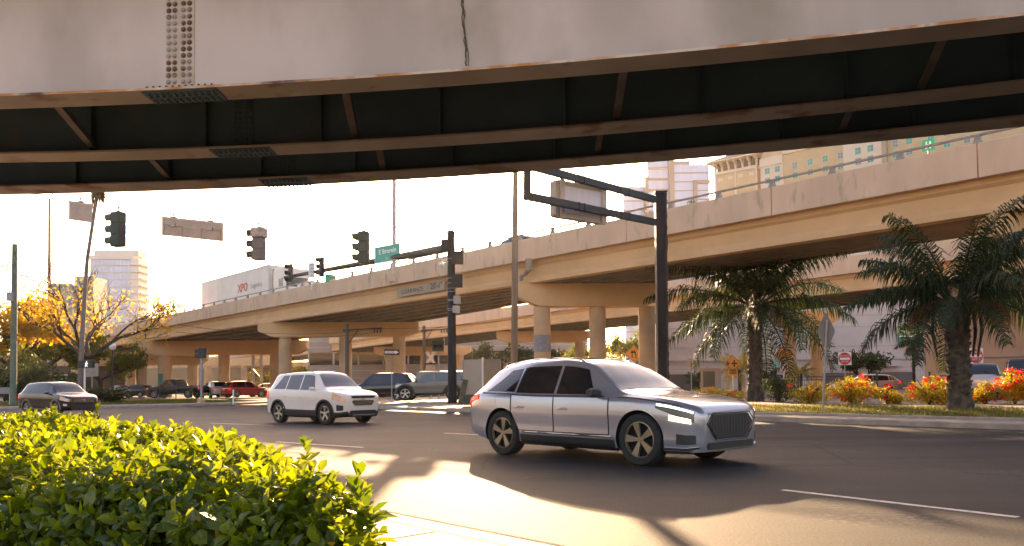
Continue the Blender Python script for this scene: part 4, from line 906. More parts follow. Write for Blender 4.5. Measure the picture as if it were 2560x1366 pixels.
# small ground signs
def sroot(name, label, u, Y, rz=0., zg=GZ, cat='sign'): p = at(u, 980, Y); return thing(name, label, cat, (p.x, p.y, zg), rz)
def zat(u, v, Y): return at(u, v, Y).z-GZ
def post(r, h, rad=.035, mat=None, tilt=0., z0=0.): mb = MB(); mb.tube([(0, .03, z0), (tilt, .03, h)], rad, 8); return mb.build('post', mat or K['galv'], r, world=False, smooth=60)
def flat(r, name, poly, mat, y=0., th=.008, parent=None): mb = MB(); mb.ext(poly, lambda p, k: (p[0], y-(th if k else 0), p[1])); return mb.build(name, mat, parent or r, world=False)
def dia(s_, z): return [(0, z-s_), (s_, z), (0, z+s_), (-s_, z)]
def circ(r_, z, n=24, x=0.): return [(x+r_*cos(2*pi*k/n), z+r_*sin(2*pi*k/n)) for k in range(n)]
ORG = M('sign_orange', (.72, .27, .02), .5); BLKS = M('sign_black', (.015, .015, .015), .6); WHS = M('sign_white', (.72, .66, .6), .5); REDS = M('sign_red', (.5, .02, .03), .5)
r = sroot('one_way_sign', 'black and white one way arrow sign in front of the black parked car', 980, 46.5, R(24)); hz = zat(976, 881, 46.5); post(r, hz+.15)
flat(r, 'panel', [(-.46, hz-.16), (.46, hz-.16), (.46, hz+.16), (-.46, hz+.16)], BLKS); flat(r, 'arrow', [(-.42, hz-.07), (.2, hz-.07), (.2, hz-.12), (.42, hz), (.2, hz+.12), (.2, hz+.07), (-.42, hz+.07)], WHS, -.01); text('ONE WAY', .11, BLKS, r, (-.1, -.021, hz), sx=.95)
r = sroot('rail_crossing_sign', 'white crossbuck rail crossing sign above a round disc, behind the boxy grey car', 1077, 60, 0); hz = zat(1077, 895, 60); post(r, hz+.5, .05)
for sg_ in (-1, 1):
    mb = MB(); q = Matrix.Rotation(sg_*R(56), 3, 'Y'); mb.box((0, -.02-.012*sg_, hz), (1.1, .012, .2), q); mb.build('blade', M('crossbuck_tan', (.78, .62, .5), .6), r, world=False)
flat(r, 'disc', circ(.38, zat(1077, 923, 60)), M('disc_tan', (.5, .36, .25), .6)); mb = MB(); zz = zat(1077, 910, 60); mb.bx(-.42, .42, -.05, .02, zz-.06, zz+.06); mb.build('lamp_bar', BLKS, r, world=False)
r = sroot('crossing_signal', 'black square signal box with a thin white post, left of the mast pole', 1097, 57, 0, cat='signal'); hz = zat(1097, 866, 57); post(r, hz, .05); mb = MB(); mb.bx(-.42, .42, -.3, .1, hz-.37, hz+.37); bevel(mb.build('housing', K['signalblk'], r, world=False), .03); mb = MB(); mb.bx(.38, .45, -.1, 0, hz-.3, hz+.6); mb.build('white_post', WHS, r, world=False)
mb = MB(); [mb.lathe([(0, 0), (.13, 0), (.15, .2), (.14, .2), (.12, .02)], (-.2+.4*k, -.3, hz), (0, -1, 0), 14) for k in range(2)]; mb.build('visor', VIS, r, world=False)
def catenary(label, u, Y, vt, va, ua, vb):
    r = sroot('tram_wire_pole', label, u, Y, cat='pole'); h = zat(u, vt, Y); mb = MB(); mb.tube([(0, 0, 0), (0, 0, h)], [.17, .13], 12); mb.build('pole', M('pole_olive_%d' % u, (.09, .085, .07), .6), r, world=False, smooth=60)
    z = zat(u, va, Y); e = px(ua-u, Y); mb = MB(); mb.tube([(-.3, 0, z), (e, -.2, z+.12)], .05, 8); mb.tube([(0, 0, z-1.15), (e*.32, -.1, z+.02)], .035, 6); mb.bx(-.25, .25, -.2, .2, z-.12, z+.06); mb.build('bracket_arm', K['black'], r, world=False)
    mb = MB(); [mb.cyl((e-.12-.22*k, -.2, z+.1), (e-.12-.22*k, -.2, z-.22), .05, n=8) for k in range(3)]; mb.build('insulator', K['black'], r, world=False)
catenary('dark tram wire pole with bracket arm under the overpass, left of the arrow sign', 868, 58, 810, 826, 957, 0)
catenary('dark tram wire pole with bracket arm between arrow sign and mast pole', 1061, 68, 815, 827, 1122, 0)
def thinwire(label, ps, rad=.012): mb = MB(); pts = []; 
def wires():
    for lb, (u0, v0, Y0), (u1, v1, Y1), sag in (('thin tram wire running under the overpass to the left', (445, 812, 52), (958, 822, 58), .5), ('thin tram wire under the overpass right of the arrow sign', (958, 822, 58), (1420, 772, 62), .4), ('lower thin tram wire under the overpass', (440, 830, 52), (957, 828, 58), .5)):
        a_, b_ = at(u0, v0, Y0), at(u1, v1, Y1); mb = MB(); mb.tube([a_.lerp(b_, k/14)-V((0, 0, sag*4*(k/14)*(1-k/14))) for k in range(15)], .016, 5); tag(mb.build('tram_wire', K['black']), lb, 'wire')
wires()
r = sroot('lattice_mast', 'grey lattice mast under the overpass left of the small white car', 643, 95, cat='mast'); h = zat(643, 880, 95); hw = px(10, 95); mb = MB()
for x in (-hw, hw):
    for y in (-.3, .3): mb.beam((x, y, 0), (x, y, h), .14, .14)
k = 0; z = 0
while z < h-1: mb.beam((-hw*(1 if k % 2 else -1), -.3, z), (hw*(1 if k % 2 else -1), -.3, z+1.1), .07, .07); mb.beam((-hw, -.3, z+1.1), (hw, -.3, z+1.1), .07, .07); z += 1.1; k += 1
mb.build('lattice', K['galv'], r, world=False)
c = at(1182, 1008, 41); cb = thing('utility_cabinet', 'tall beige utility cabinet right of the black mast pole', 'cabinet', (c.x, c.y, GZ), R(3)); h = zat(1182, 900, 41); mb = MB(); mb.bx(-.52, .5, -.3, .4, 0, h); bevel(mb.build('cabinet_body', M('cabinet_beige', (.36, .32, .26), .5, (.3, .27, .22), 2), cb, world=False), .03); mb = MB(); mb.bx(-.46, .44, -.315, -.303, .1, h-.08); d = mb.build('door', M('cabinet_door', (.38, .34, .28), .5), cb, world=False); mb = MB(); mb.bx(.3, .34, -.35, -.316, h*.5, h*.5+.2); mb.build('handle', K['galv'], d, world=False)
mb = MB(); mb.bx(.47, .56, -.36, -.27, 0, h+.1); mb.build('corner_post', WHS, cb, world=False)
c = at(1226, 1008, 43.5); mb = MB(); mb.bx(c.x-.48, c.x+.6, 43.3, 43.8, GZ, at(1226, 899, 43.5).z); tag(bevel(mb.build('utility_box', M('box_brown', (.2, .165, .13), .7, (.16, .13, .1), 2)), .03), 'darker brown utility box behind the beige cabinet', 'cabinet')
c = at(1172, 1010, 39); mb = MB(); mb.box((c.x, c.y, GZ+.2), (.5, .45, .52)); tag(bevel(mb.build('stone_block', M('mossy_block', (.09, .09, .065), .95, (.05, .06, .04), 5, bump=.8)), .06, 3), 'low mossy block at the foot of the beige cabinet', 'block')
a_, b_ = at(1151, 1012, 39.5), at(1164, 950, 40.2); mb = MB(); mb.beam(a_, b_, .28, .05, (0, 1, 0)); tag(mb.build('leaning_board', M('weathered_board', (.1, .1, .07), .9, (.06, .06, .045), 4)), 'weathered board leaning against the beige cabinet', 'board')
# left: pedestrian signal, globe lamp, signal seen from behind, post, barricade
r = sroot('pedestrian_signal', 'black pedestrian signal showing a white walking figure, beside the leaning palm trunk', 211, 58, cat='signal'); hz = zat(211, 911, 58); post(r, hz-.2, .07, WHS)
mb = MB(); mb.bx(-.46, -.04, -.12, .25, hz-.27, hz+.27); mb.bx(.0, .7, -.25, .1, hz-.27, hz+.27); bevel(mb.build('housing', K['signalblk'], r, world=False), .03)
WK = M('walk_symbol', (.95, .8, .7), .5, emit=.25); mb = MB(); x = .27
for a_, b_, t in (((x, hz+.1), (x-.02, hz-.03), .085), ((x-.02, hz-.03), (x-.1, hz-.2), .05), ((x-.02, hz-.03), (x+.07, hz-.2), .05), ((x, hz+.09), (x-.11, hz-.0), .04), ((x, hz+.09), (x+.1, hz+.0), .04)): mb.beam((a_[0], -.256, a_[1]), (b_[0], -.256, b_[1]), t, .006, (0, 1, 0))
mb.ext(circ(.042, hz+.17, 12, x+.01), lambda p, k: (p[0], -.253-.006*k, p[1])); mb.build('walking_figure', WK, r, world=False)
r = sroot('sign_board', 'blank grey sign back leaning behind the pedestrian signal', 230, 60, R(30)); hz = zat(230, 927, 60); post(r, hz, .04); flat(r, 'panel', [(-.42, hz-.5), (.42, hz-.42), (.42, hz+.55), (-.42, hz+.48)], K['signback'])
r = sroot('globe_lamp', 'black lamp post with white acorn globe at the left', 280, 70, cat='street lamp'); h = zat(280, 876, 70); post(r, h, .075, K['black']); mb = MB(); mb.lathe([(.1, 0), (.25, .12), (.29, .34), (.22, .52), (.12, .6), (.09, .68), (.04, .76), (0, .8)], (0, .03, h), (0, 0, 1), 18); mb.build('globe', M('lamp_globe_white', (.85, .82, .8), .3), r, world=False, smooth=50); mb = MB(); mb.lathe([(.16, 0), (.13, .4), (.08, .7)], (0, .03, 0), (0, 0, 1), 12); mb.build('base', K['black'], r, world=False)
r = sroot('traffic_signal', 'dark traffic signal seen from behind on a grey post in front of the black pickup', 503, 60.5, zg=.17, cat='traffic signal'); hz = at(500, 884, 60.5).z-.17; post(r, hz, .1); mb = MB(); mb.bx(-.2, .3, -.1, .3, hz-.38, hz+.4); mb.bx(-.5, -.2, -.05, .25, hz+.02, hz+.32); mb.bx(-.5, -.2, -.05, .25, hz-.32, hz-.02); bevel(mb.build('housing', K['signalblk'], r, world=False), .03); mb = MB(); mb.lathe([(.3, 0), (.28, .3), (.14, .4)], (0, .03, 0), (0, 0, 1), 14); mb.build('base', K['conc'], r, world=False)
r = sroot('delineator_post', 'thin white delineator post in front of the red car', 583, 58, zg=.0, cat='post'); post(r, at(583, 975, 58).z, .06, K['white']); mb = MB(); mb.lathe([(.22, 0), (.2, .05), (.08, .08)], (0, .03, 0), (0, 0, 1), 14); mb.build('base', K['trim'], r, world=False)
r = sroot('barricade', 'white plank barricade on tilted legs in front of the dark abutment at the left', 146, 66, R(-6), cat='barricade')
for v, e in ((939, 1), (949, .95)): z = zat(146, v, 66); mb = MB(); mb.box((0, 0, z), (1.6*e, .04, .17), Matrix.Rotation(R(-4), 3, 'Y')); mb.build('plank', M('plank_white_%d' % v, (.6, .5, .42), .7), r, world=False)
mb = MB(); [mb.beam((x+.35, .03, 0), (x-.1, .03, zat(146, 932, 66)), .06, .05) for x in (-.2, .2)]; mb.build('leg', K['wood'], r, world=False)
r = sroot('sandwich_board', 'folding sandwich board with pale legs at the far left edge', 8, 56, zg=.3, cat='sign'); mb = MB(); [mb.beam((x, 0, 0), (x*.75, .2, 1.2), .05, .05) for x in (-.45, .45)]; mb.build('leg', WHS, r, world=False); mb = MB(); mb.bx(-.38, .38, .1, .14, .75, 1.2); mb.build('board', M('board_grey', (.25, .23, .22), .7), r, world=False)
# right: orange and other signs
def diamond(label, u, v, Y, size, mat, zg=GZ, rz=0., name='warning_sign'):
    r = sroot(name, label, u, Y, rz, zg); z = at(u, v, Y).z-zg; post(r, z+.1, .035, WHS); flat(r, 'panel', dia(size, z), mat)
    mb = MB(); q = [(0, z-size*.93), (size*.93, z), (0, z+size*.93), (-size*.93, z)]; mb.tube([(a_, -.012, b_) for a_, b_ in q+[q[0]]], .012, 4); mb.build('border', BLKS, r, world=False); return r, z
r, z = diamond('orange diamond sign with two merging arrows between the concrete columns', 1586, 885, 56, .62, ORG)
for x, k in ((-.12, 0), (.14, -.1)):
    mb = MB(); mb.beam((x, -.02, z-.3), (x, -.02, z-.05), .07, .008, (0, 1, 0)); mb.beam((x, -.02, z-.05), (x+k, -.02, z+.1), .07, .008, (0, 1, 0)); mb.ext([(x+k-.12, z+.06), (x+k+.12, z+.06), (x+k, z+.28)], lambda p, s_: (p[0], -.016-.008*s_, p[1])); mb.build('arrow_symbol', BLKS, r, world=False)
r, z = diamond('orange diamond sign with black cross and plaque below, left of the palms', 1833, 909, 45, .48, ORG)
mb = MB(); mb.bx(.05, .13, -.02, -.012, z-.2, z+.2); mb.bx(-.06, .27, -.0205, -.0125, z-.04, z+.04); mb.bx(-.3, -.24, -.02, -.012, z-.12, z+.12); mb.bx(-.36, -.18, -.0205, -.0125, z-.03, z+.03); mb.build('cross_symbol', BLKS, r, world=False)
z2 = zat(1833, 931, 45); pn = flat(r, 'plaque', [(-.26, z2-.17), (.26, z2-.17), (.26, z2+.17), (-.26, z2+.17)], ORG); mb = MB(); [mb.bx(-.2, .2, -.012, -.009, z2+k, z2+k+.035) for k in (-.09, -.02, .06)]; mb.build('border', BLKS, pn, world=False)
r, z = diamond('orange diamond sign half hidden by palm fronds above a no turn sign', 1961, 887, 40, .46, ORG)
z2 = zat(1962, 916, 40); flat(r, 'turn_ban_panel', [(-.19, z2-.24), (.19, z2-.24), (.19, z2+.24), (-.19, z2+.24)], WHS, -.002)
mb = MB(); mb.tube([(.14*cos(a_), -.018, z2+.18*sin(a_)) for a_ in [2*pi*k/24 for k in range(25)]], .02, 5); mb.beam((-.1, -.018, z2+.13), (.1, -.018, z2-.13), .035, .008, (0, 1, 0)); mb.build('ban_ring', REDS, r, world=False)
mb = MB(); mb.tube([(.05, -.014, z2-.12), (.05, -.014, z2+.03), (-.06, -.014, z2+.06)], .02, 5); mb.build('turn_arrow', BLKS, r, world=False)
r = sroot('street_sign', 'small green street sign on a dark post behind the near palm', 1941, 58); z = zat(1941, 912, 58); post(r, z+.1, .05, K['black']); flat(r, 'panel', [(-.2, z-.25), (.2, z-.25), (.2, z+.25), (-.2, z+.25)], SG); mb = MB(); [mb.bx(-.14, .14, -.014, -.01, z+k, z+k+.03) for k in (-.15, .0, .12)]; mb.build('marking', WHS, r, world=False); mb = MB(); mb.tube([(-.8, .05, z+.1), (0, .05, z+.1)], .04, 6); mb.tube([(-.8, .05, z-.25), (0, .05, z-.25)], .04, 6); mb.build('arm', K['black'], r, world=False)
def noentry(label, u, v, Y, rz=0., h=None):
    r = sroot('no_entry_sign', label, u, Y, rz); z = zat(u, v, Y); post(r, z+.2, .035); flat(r, 'panel', [(-.4, z-.4), (.4, z-.4), (.4, z+.4), (-.4, z+.4)], WHS); flat(r, 'red_disc', circ(.38, z), REDS, -.009, .004)
    mb = MB(); mb.bx(-.3, .3, -.02, -.014, z-.075, z+.06); mb.build('white_bar', WHS, r, world=False); text('DO NOT', .15, WHS, r, (0, -.016, z+.17)); text('ENTER', .15, WHS, r, (0, -.016, z-.19)); return r
noentry('red and white do not enter sign between the two near palms', 2114, 897, 49, R(-4)); noentry('red and white do not enter sign right behind the right hand palm trunk', 2442, 890, 41, R(4))
r = sroot('blank_sign', 'small square tan sign back on a thin post by the black square pole', 1729, 51); z = zat(1729, 907, 51); post(r, z, .03); flat(r, 'panel', [(-.24, z-.27), (.24, z-.27), (.24, z+.27), (-.24, z+.27)], M('sign_back_tan', (.42, .3, .2), .6)); mb = MB(); mb.bx(-.02, .02, -.03, -.01, z-.4, z+.1); mb.build('stiffener', BLKS, r, world=False)
YD = 25.2; p0 = at(2056, 1026, YD); p1 = at(2068, 800, YD); r = thing('blank_sign', 'large grey diamond sign seen from behind on a tilted post in front of the palms', 'sign', (p0.x, p0.y, .25))
mb = MB(); p0.z = .25; mb.tube([p0, p1], .035, 8); mb.build('post', K['galv'], r, smooth=60)
c = at(2065, 829, YD+.06); hw, hh = px(19, YD), px(51, YD); mb = MB(); q = []
for k, (x, z) in enumerate(((0, -hh), (hw, 0), (0, hh), (-hw, 0))):
    x2, z2 = ((hw, 0), (0, hh), (-hw, 0), (0, -hh))[k]; xp, zp = ((-hw, 0), (0, -hh), (hw, 0), (0, hh))[k]
    q += [(x+(xp-x)*.08, z+(zp-z)*.08), (x+(x2-x)*.08, z+(z2-z)*.08)]
mb.ext(q, lambda p, k: (c.x+p[0], c.y-p[0]*.6-(.006 if k else 0), c.z+p[1])); mb.build('panel', M('sign_back_grey', (.2, .2, .2), .5, (.17, .17, .17), 3, metal=.3), r)
p0, p1 = at(2449, 980, 39), at(2441, 770, 39); p0.z = GZ; pole('thin_post', 'thin leaning grey post crossing the right hand do not enter sign', 'post', [p0, p1], .06, K['wood'])
c = at(2461, 985, 35); cn = thing('channel_post', 'orange and white striped channelizer post behind the right hand palm', 'traffic post', (c.x, c.y, .33)); h = at(2461, 950, 35).z-.33; mb = MB()
ORC = M('cone_orange', (.75, .1, .03), .5); mb.mi = 0; bands = 6; rr0, rr1 = .1, .06
for k in range(bands): mb.mi = k % 2; ra = rr0+(rr1-rr0)*k/bands; rb = rr0+(rr1-rr0)*(k+1)/bands; mb.lathe([(ra, h*k/bands), (rb, h*(k+1)/bands)], (0, 0, 0), (0, 0, 1), 14)
mb.mi = 0; mb.lathe([(rr1, h), (0, h+.02)], (0, 0, 0), (0, 0, 1), 14); mb.build('striped_tube', [ORC, K['white']], cn, world=False, smooth=40); mb = MB(); mb.bx(-.2, .2, -.2, .2, 0, .06); mb.build('base', K['trim'], cn, world=False)
def fence(label, u0, Y0, u1, Y1, vt, n):
    a_ = at(u0, 980, Y0); b_ = at(u1, 980, Y1); a_.z = b_.z = GZ; h = at((u0+u1)/2, vt, (Y0+Y1)/2).z-GZ; r = thing('metal_fence', label, 'fence', a_); d = b_-a_
    mb = MB(); [mb.beam(a_+V((0, 0, z)), b_+V((0, 0, z)), .04, .04) for z in (.15, h-.2, h-.03)]; mb.build('rail', K['black'], r)
    mb = MB(); k = int(d.length/.13); [mb.beam(a_+d*(i/k)+V((0, 0, .05)), a_+d*(i/k)+V((0, 0, h)), .018, .018) for i in range(k+1)]; mb.build('picket_panel', K['black'], r)
    for i in range(n+1): q = a_+d*(i/n); mb = MB(); mb.beam(q, q+V((0, 0, h+.12)), .07, .07); mb.box(q+V((0, 0, h+.14)), (.1, .1, .04)); mb.build('post', K['black'], r)
fence('black metal picket fence between the two near palms', 1935, 46, 2193, 43, 941, 4); fence('black metal picket fence right of the right hand palm trunk', 2325, 37.5, 2700, 34, 936, 5)
fence('thin dark fence posts and rails under the overpass by the dark bush', 322, 78, 480, 76, 968, 4)
c = at(1778, 980, 48); k_ = thing('kiosk', 'grey box kiosk with a dark screen panel between black pole and near palm', 'kiosk', (c.x, c.y, GZ), R(-28)); h = zat(1778, 923, 48); mb = MB(); mb.bx(-.52, .52, -.42, .42, 0, h); bevel(mb.build('kiosk_body', M('kiosk_grey', (.3, .25, .21), .7), k_, world=False), .03)
mb = MB(); mb.bx(-.56, .56, -.46, .46, h, h+.06); mb.build('roof', M('kiosk_roof', (.36, .3, .25), .7), k_, world=False); mb = MB(); mb.bx(-.36, .34, -.44, -.425, h*.38, h*.92); mb.build('screen_panel', M('kiosk_panel', (.05, .055, .055), .3), k_, world=False); mb = MB(); [mb.bx(-.3+.12*i, -.24+.12*i, -.44, -.425, h*.1, h*.28) for i in range(6)]; mb.build('vent', BLKS, k_, world=False)
c = at(1898, 985, 47); k_ = thing('info_panel', 'low sloping info panel with teal face behind the near palm trunk', 'panel', (c.x, c.y, GZ)); h = zat(1898, 947, 47); mb = MB(); mb.ext([(-.9, 0), (.9, 0), (.55, h), (-.5, h)], lambda p, s_: (p[0], (-.3 if s_ else .3), p[1])); b = mb.build('panel_body', M('panel_beige', (.34, .28, .22), .7), k_, world=False); mb = MB(); mb.ext([(-.6, h*.45), (.65, h*.45), (.45, h*.9), (-.42, h*.9)], lambda p, s_: (p[0], (-.31 if s_ else -.302), p[1])); mb.build('teal_face', M('panel_teal', (.04, .14, .11), .4), b, world=False)
c = at(2027, 975, 46.5); mb = MB(); mb.lathe([(.13, 0), (.12, .5), (.15, .55), (.12, .75), (.06, .85), (0, .88)], (c.x, c.y, GZ), (0, 0, 1), 14); mb.tube([(c.x-.2, c.y, GZ+.55), (c.x+.2, c.y, GZ+.55)], .06, 8); tag(mb.build('fire_hydrant', M('hydrant_red', (.55, .03, .02), .5), smooth=40), 'small red hydrant in front of the black picket fence', 'hydrant')
# small green road sign and green walking sign up on the overpass
q = onbridge(19.5, 6.2, 0); z = at(823, 706, q.y).z; r = thing('road_sign', 'small green road sign up on the overpass right of the mast arm signals', 'sign', (at(823, 706, 57).x, 57, Z2+1.36)); flat(r, 'panel', [(-.3, z-r.location.z-.5), (.3, z-r.location.z-.5), (.3, z-r.location.z+.1), (-.3, z-r.location.z+.1)], M('road_sign_green', (.04, .35, .15), .5)); post(r, z-r.location.z, .03)
q = at(2321, 362, 30); r = thing('exit_sign', 'green square sign with white figure up on the overpass at the right', 'sign', (q.x, q.y, Z2+1.36), R(-35)); z = q.z-r.location.z; post(r, z, .04); flat(r, 'panel', [(-.22, z-.24), (.22, z-.24), (.22, z+.2), (-.22, z+.2)], M('exit_green', (.03, .45, .22), .5))
mb = MB(); mb.bx(-.1, -.04, -.016, -.01, z-.16, z+.12); mb.bx(.03, .09, -.016, -.01, z-.16, z+.12); mb.bx(-.04, .03, -.016, -.01, z-.05, z+.01); mb.build('figure', K['white'], r, world=False)
# ---------------------------------------------------------------- plants
LF_HEDGE = leafmat('hedge_leaf', (.03, .065, .006), (.12, .16, .01), .5, .22, 1.2, (3.4, 2.7, .4), .6)
LF_PALM = leafmat('palm_leaf', (.013, .027, .014), (.036, .054, .022), .18, .55, 1.5, (1.7, 1.8, .5), .25)
LF_DEAD = leafmat('dead_frond', (.2, .1, .03), (.13, .07, .03), .3, .7, 1.5, (1.6, 1.2, .5))
LF_GOLD = leafmat('golden_leaf', (.26, .165, .015), (.42, .29, .03), .45, .6, .4, (2., 1.75, .6))
LF_DARK = leafmat('dark_leaf', (.02, .032, .012), (.05, .06, .015), .3, .6, .3, (2.2, 2.1, .6))
LF_GRN = leafmat('mid_green_leaf', (.05, .075, .012), (.13, .13, .015), .4, .5, .3, (2.2, 2.1, .5))  # plain mid green leaf colour
LF_YEL = leafmat('yellow_green_leaf', (.16, .15, .012), (.3, .22, .015), .5, .4, .6, (2.2, 2.0, .4))
LF_BROWN = leafmat('brownish_leaf', (.12, .085, .03), (.2, .14, .03), .4, .6, .3, (2., 1.7, .6))
FLOW = leafmat('red_bract', (.6, .012, .012), (.7, .06, .02), .4, .5, 2, (1.4, 1., 1.))
BARK = M('tree_bark', (.07, .05, .035), .95, (.035, .026, .02), 5, bump=.6, bscale=10)
def leaf(mb, p, d, up, L, W_, fold=.25, curl=.25):
    d = d.normalized(); s = d.cross(up)
    if s.length < 1e-3: s = d.cross(V((1, 0, 0)))
    s.normalize(); n = s.cross(d); q = lambda t, w_, h: p+d*(L*t)+s*(w_*W_)+n*(h*L-curl*L*t*t)
    mb.add([q(0, 0, 0), q(.3, -.42, fold*.42*W_/L), q(.3, 0, 0), q(.3, .42, fold*.42*W_/L), q(.68, -.5, fold*.5*W_/L), q(.68, 0, 0), q(.68, .5, fold*.5*W_/L), q(1, 0, 0)],
           [(0, 2, 1), (0, 3, 2), (1, 2, 5, 4), (2, 3, 6, 5), (4, 5, 7), (5, 6, 7)])
def rv(): 
    while True:
        v = V((rnd.uniform(-1, 1), rnd.uniform(-1, 1), rnd.uniform(-1, 1)))
        if .05 < v.length < 1: return v.normalized()
def clump(mb, c, rad, n, size, shell=.45, flat_=0.):
    c = V(c); r3 = V(rad)
    for _ in range(n):
        v = rv(); k = shell+(1-shell)*rnd.random()**.5; p = c+V((v.x*r3.x*k, v.y*r3.y*k, v.z*r3.z*k))
        a = rv(); b = a.cross(rv()).normalized(); s = size*rnd.uniform(.6, 1.3); a = a*s; b = b*s*.55
        mb.add([p-a, p+b*.9, p+a, p-b*.9], [(0, 1, 2, 3)])
def branch(mb, p, d, L, r, depth, tips, spread=.55, up=.15, n=3, shrink=.7, minr=.012):
    pts = [p]; q = p; k = 4
    for i in range(k): d = (d+rv()*.16+V((0, 0, up*.3))).normalized(); q = q+d*(L/k); pts.append(q)
    mb.tube(pts, [max(minr, r*(1-.4*i/k)) for i in range(k+1)], 6 if depth > 2 else 4, cap=False)
    if depth <= 1: tips.append(q); tips.append(pts[2])
    if depth > 0:
        for j in range(n):
            st = pts[-1] if j < 2 else pts[rnd.choice((2, 3))]
            dd = (d+rv()*spread+V((0, 0, up))).normalized(); branch(mb, st, dd, L*shrink*rnd.uniform(.75, 1.15), max(minr, r*.58), depth-1, tips, spread, up, n, shrink, minr)
def tree(name, label, u, Y, h, mats, cw, dens=900, ls=.22, trunk=.3, depth=4, zg=GZ, group=None, th=.28, spread=.6, up=.12, crad=.8, keep=1., lean=(0, 0), low=0., flatz=.75):
    b = at(u, 980, Y); b.z = zg; r = thing(name, label, 'tree', b, 0, group); mb = MB(); tips = []
    t1 = b+V((lean[0], lean[1], h*th)); mb.tube([b-V((0, 0, .1)), b+(t1-b)*.5+rv()*.1, t1], [trunk*1.25, trunk, trunk*.85], 10)
    for k in range(4):
        a = 2*pi*k/4+rnd.uniform(-.4, .4); d = V((cos(a)*cw/h*1.1, sin(a)*cw/h*1.1, .75)).normalized(); branch(mb, t1, d, h*.3, trunk*.6, depth, tips, spread, up)
    mb.build('trunk', BARK, r, smooth=60)
    mb = MB(); tips = [t for t in tips if rnd.random() < keep]; k = max(1, len(tips))
    for t in tips:
        f = 1. if not low else max(0, 1-low*max(0, (t.z-b.z)/h-.45)*2.2)
        clump(mb, t, (crad, crad, crad*flatz), int(dens*f/k*rnd.uniform(.4, 1.6)), ls, .1)
    mb.build('crown', mats, r); return r
def bush(name, label, c, rad, mat, n, size, group=None, flowers=0, fm=None, cat='bush', core=True):
    r = thing(name, label, cat, c, 0, group); mb = MB()
    for _ in range(max(4, n//160)):
        v = rv(); q = V(c)+V((v.x*rad[0]*.6, v.y*rad[1]*.6, rad[2]*.75+v.z*rad[2]*.5)); clump(mb, q, (rad[0]*.45, rad[1]*.45, rad[2]*.45), 160, size, .2)
    mb.build('foliage', mat, r)
    mb = MB()
    for _ in range(9): v = rv(); mb.tube([V(c), V(c)+V((v.x*rad[0]*.35, v.y*rad[1]*.35, rad[2]*.8)), V(c)+V((v.x*rad[0]*.8, v.y*rad[1]*.8, rad[2]*(1.1+.4*abs(v.z))))], [.03, .02, .008], 5)
    mb.build('stem', BARK, r)
    if flowers:
        for _ in range(flowers): mb = MB(); v = rv(); q = V(c)+V((v.x*rad[0]*.9, -abs(v.y)*rad[1]*.7, rad[2]*.9+v.z*rad[2]*.7)); clump(mb, q, (.15, .15, .1), 22, .05, .1); mb.build('flower', fm or FLOW, r)
    return r
# the hedge in front
ROADE = [V(p) for p in ((-.5, 2.64), (-.68, 3.1), (-1.15, 4.27), (-1.9, 5.6), (-2.95, 6.6), (-4.9, 9.3), (-7.2, 11.6))]
NEARE = [V(p) for p in ((-.5, 2.64), (-1.2, 2.92), (-2.2, 3.42), (-4.5, 4.6), (-9, 7.0))]
POLY = ROADE+NEARE[:0:-1]
def inside(x, y):
    c = False; n = len(POLY)
    for i in range(n):
        a, b = POLY[i], POLY[i-1]
        if (a.y > y) != (b.y > y) and x < (b.x-a.x)*(y-a.y)/(b.y-a.y)+a.x: c = not c
    return c
def edist(x, y):
    q = V((x, y)); m = 9
    for pl in (ROADE, NEARE):
        for i in range(len(pl)-1):
            a, b = pl[i], pl[i+1]; t = max(0, min(1, (q-a).dot(b-a)/(b-a).length_squared)); m = min(m, (a+(b-a)*t-q).length)
    return m
def hh(x, y): return .735+.045*sin(2.1*x+1.3*y)+.035*sin(4.7*x-3.1*y+1)+.025*sin(9*x+7*y)-.12*math.exp(-edist(x, y)/.12)-.1*math.exp(-((x+.5)**2+(y-2.64)**2)/.12)
hg = thing('hedge', 'sunlit yellow green clipped hedge filling the lower left corner', 'hedge', (-3, 5, .06))
mb = MB()
def shoot(p, ax, sc_, nl):
    mb_ = mb; a0 = rnd.uniform(0, 6.3); u = ax.cross(V((.3, .2, .9)));
    if u.length < .05: u = ax.cross(V((1, 0, 0)))
    u.normalize(); v = ax.cross(u)
    for k in range(nl):
        a = a0+k*2.4; el = R(12+58*k/nl+rnd.uniform(-12, 12)); d = (u*cos(a)+v*sin(a))*cos(el)+ax*sin(el)
        L_ = sc_*(.078-.036*k/nl)*rnd.uniform(.6, 1.3); leaf(mb_, p+ax*(.012*k*sc_), d, ax, L_, L_*.52, rnd.uniform(.1, .6), rnd.uniform(.0, .35))
n = 0
while n < 3600:
    # density falls with distance
    t = rnd.random()**1.5; y = 2.6+9*t; x = rnd.uniform(-7.5, -.3)
    if x/y < -.78 or not inside(x, y): continue
    n += 1; ax = (V((0, 0, 1))+rv()*.75).normalized(); z = hh(x, y)-rnd.random()**2*.16+.06
    shoot(V((x, y, z)), ax, rnd.uniform(.7, 1.2)*(1+.02*y), rnd.choice((5, 6, 7, 8)))
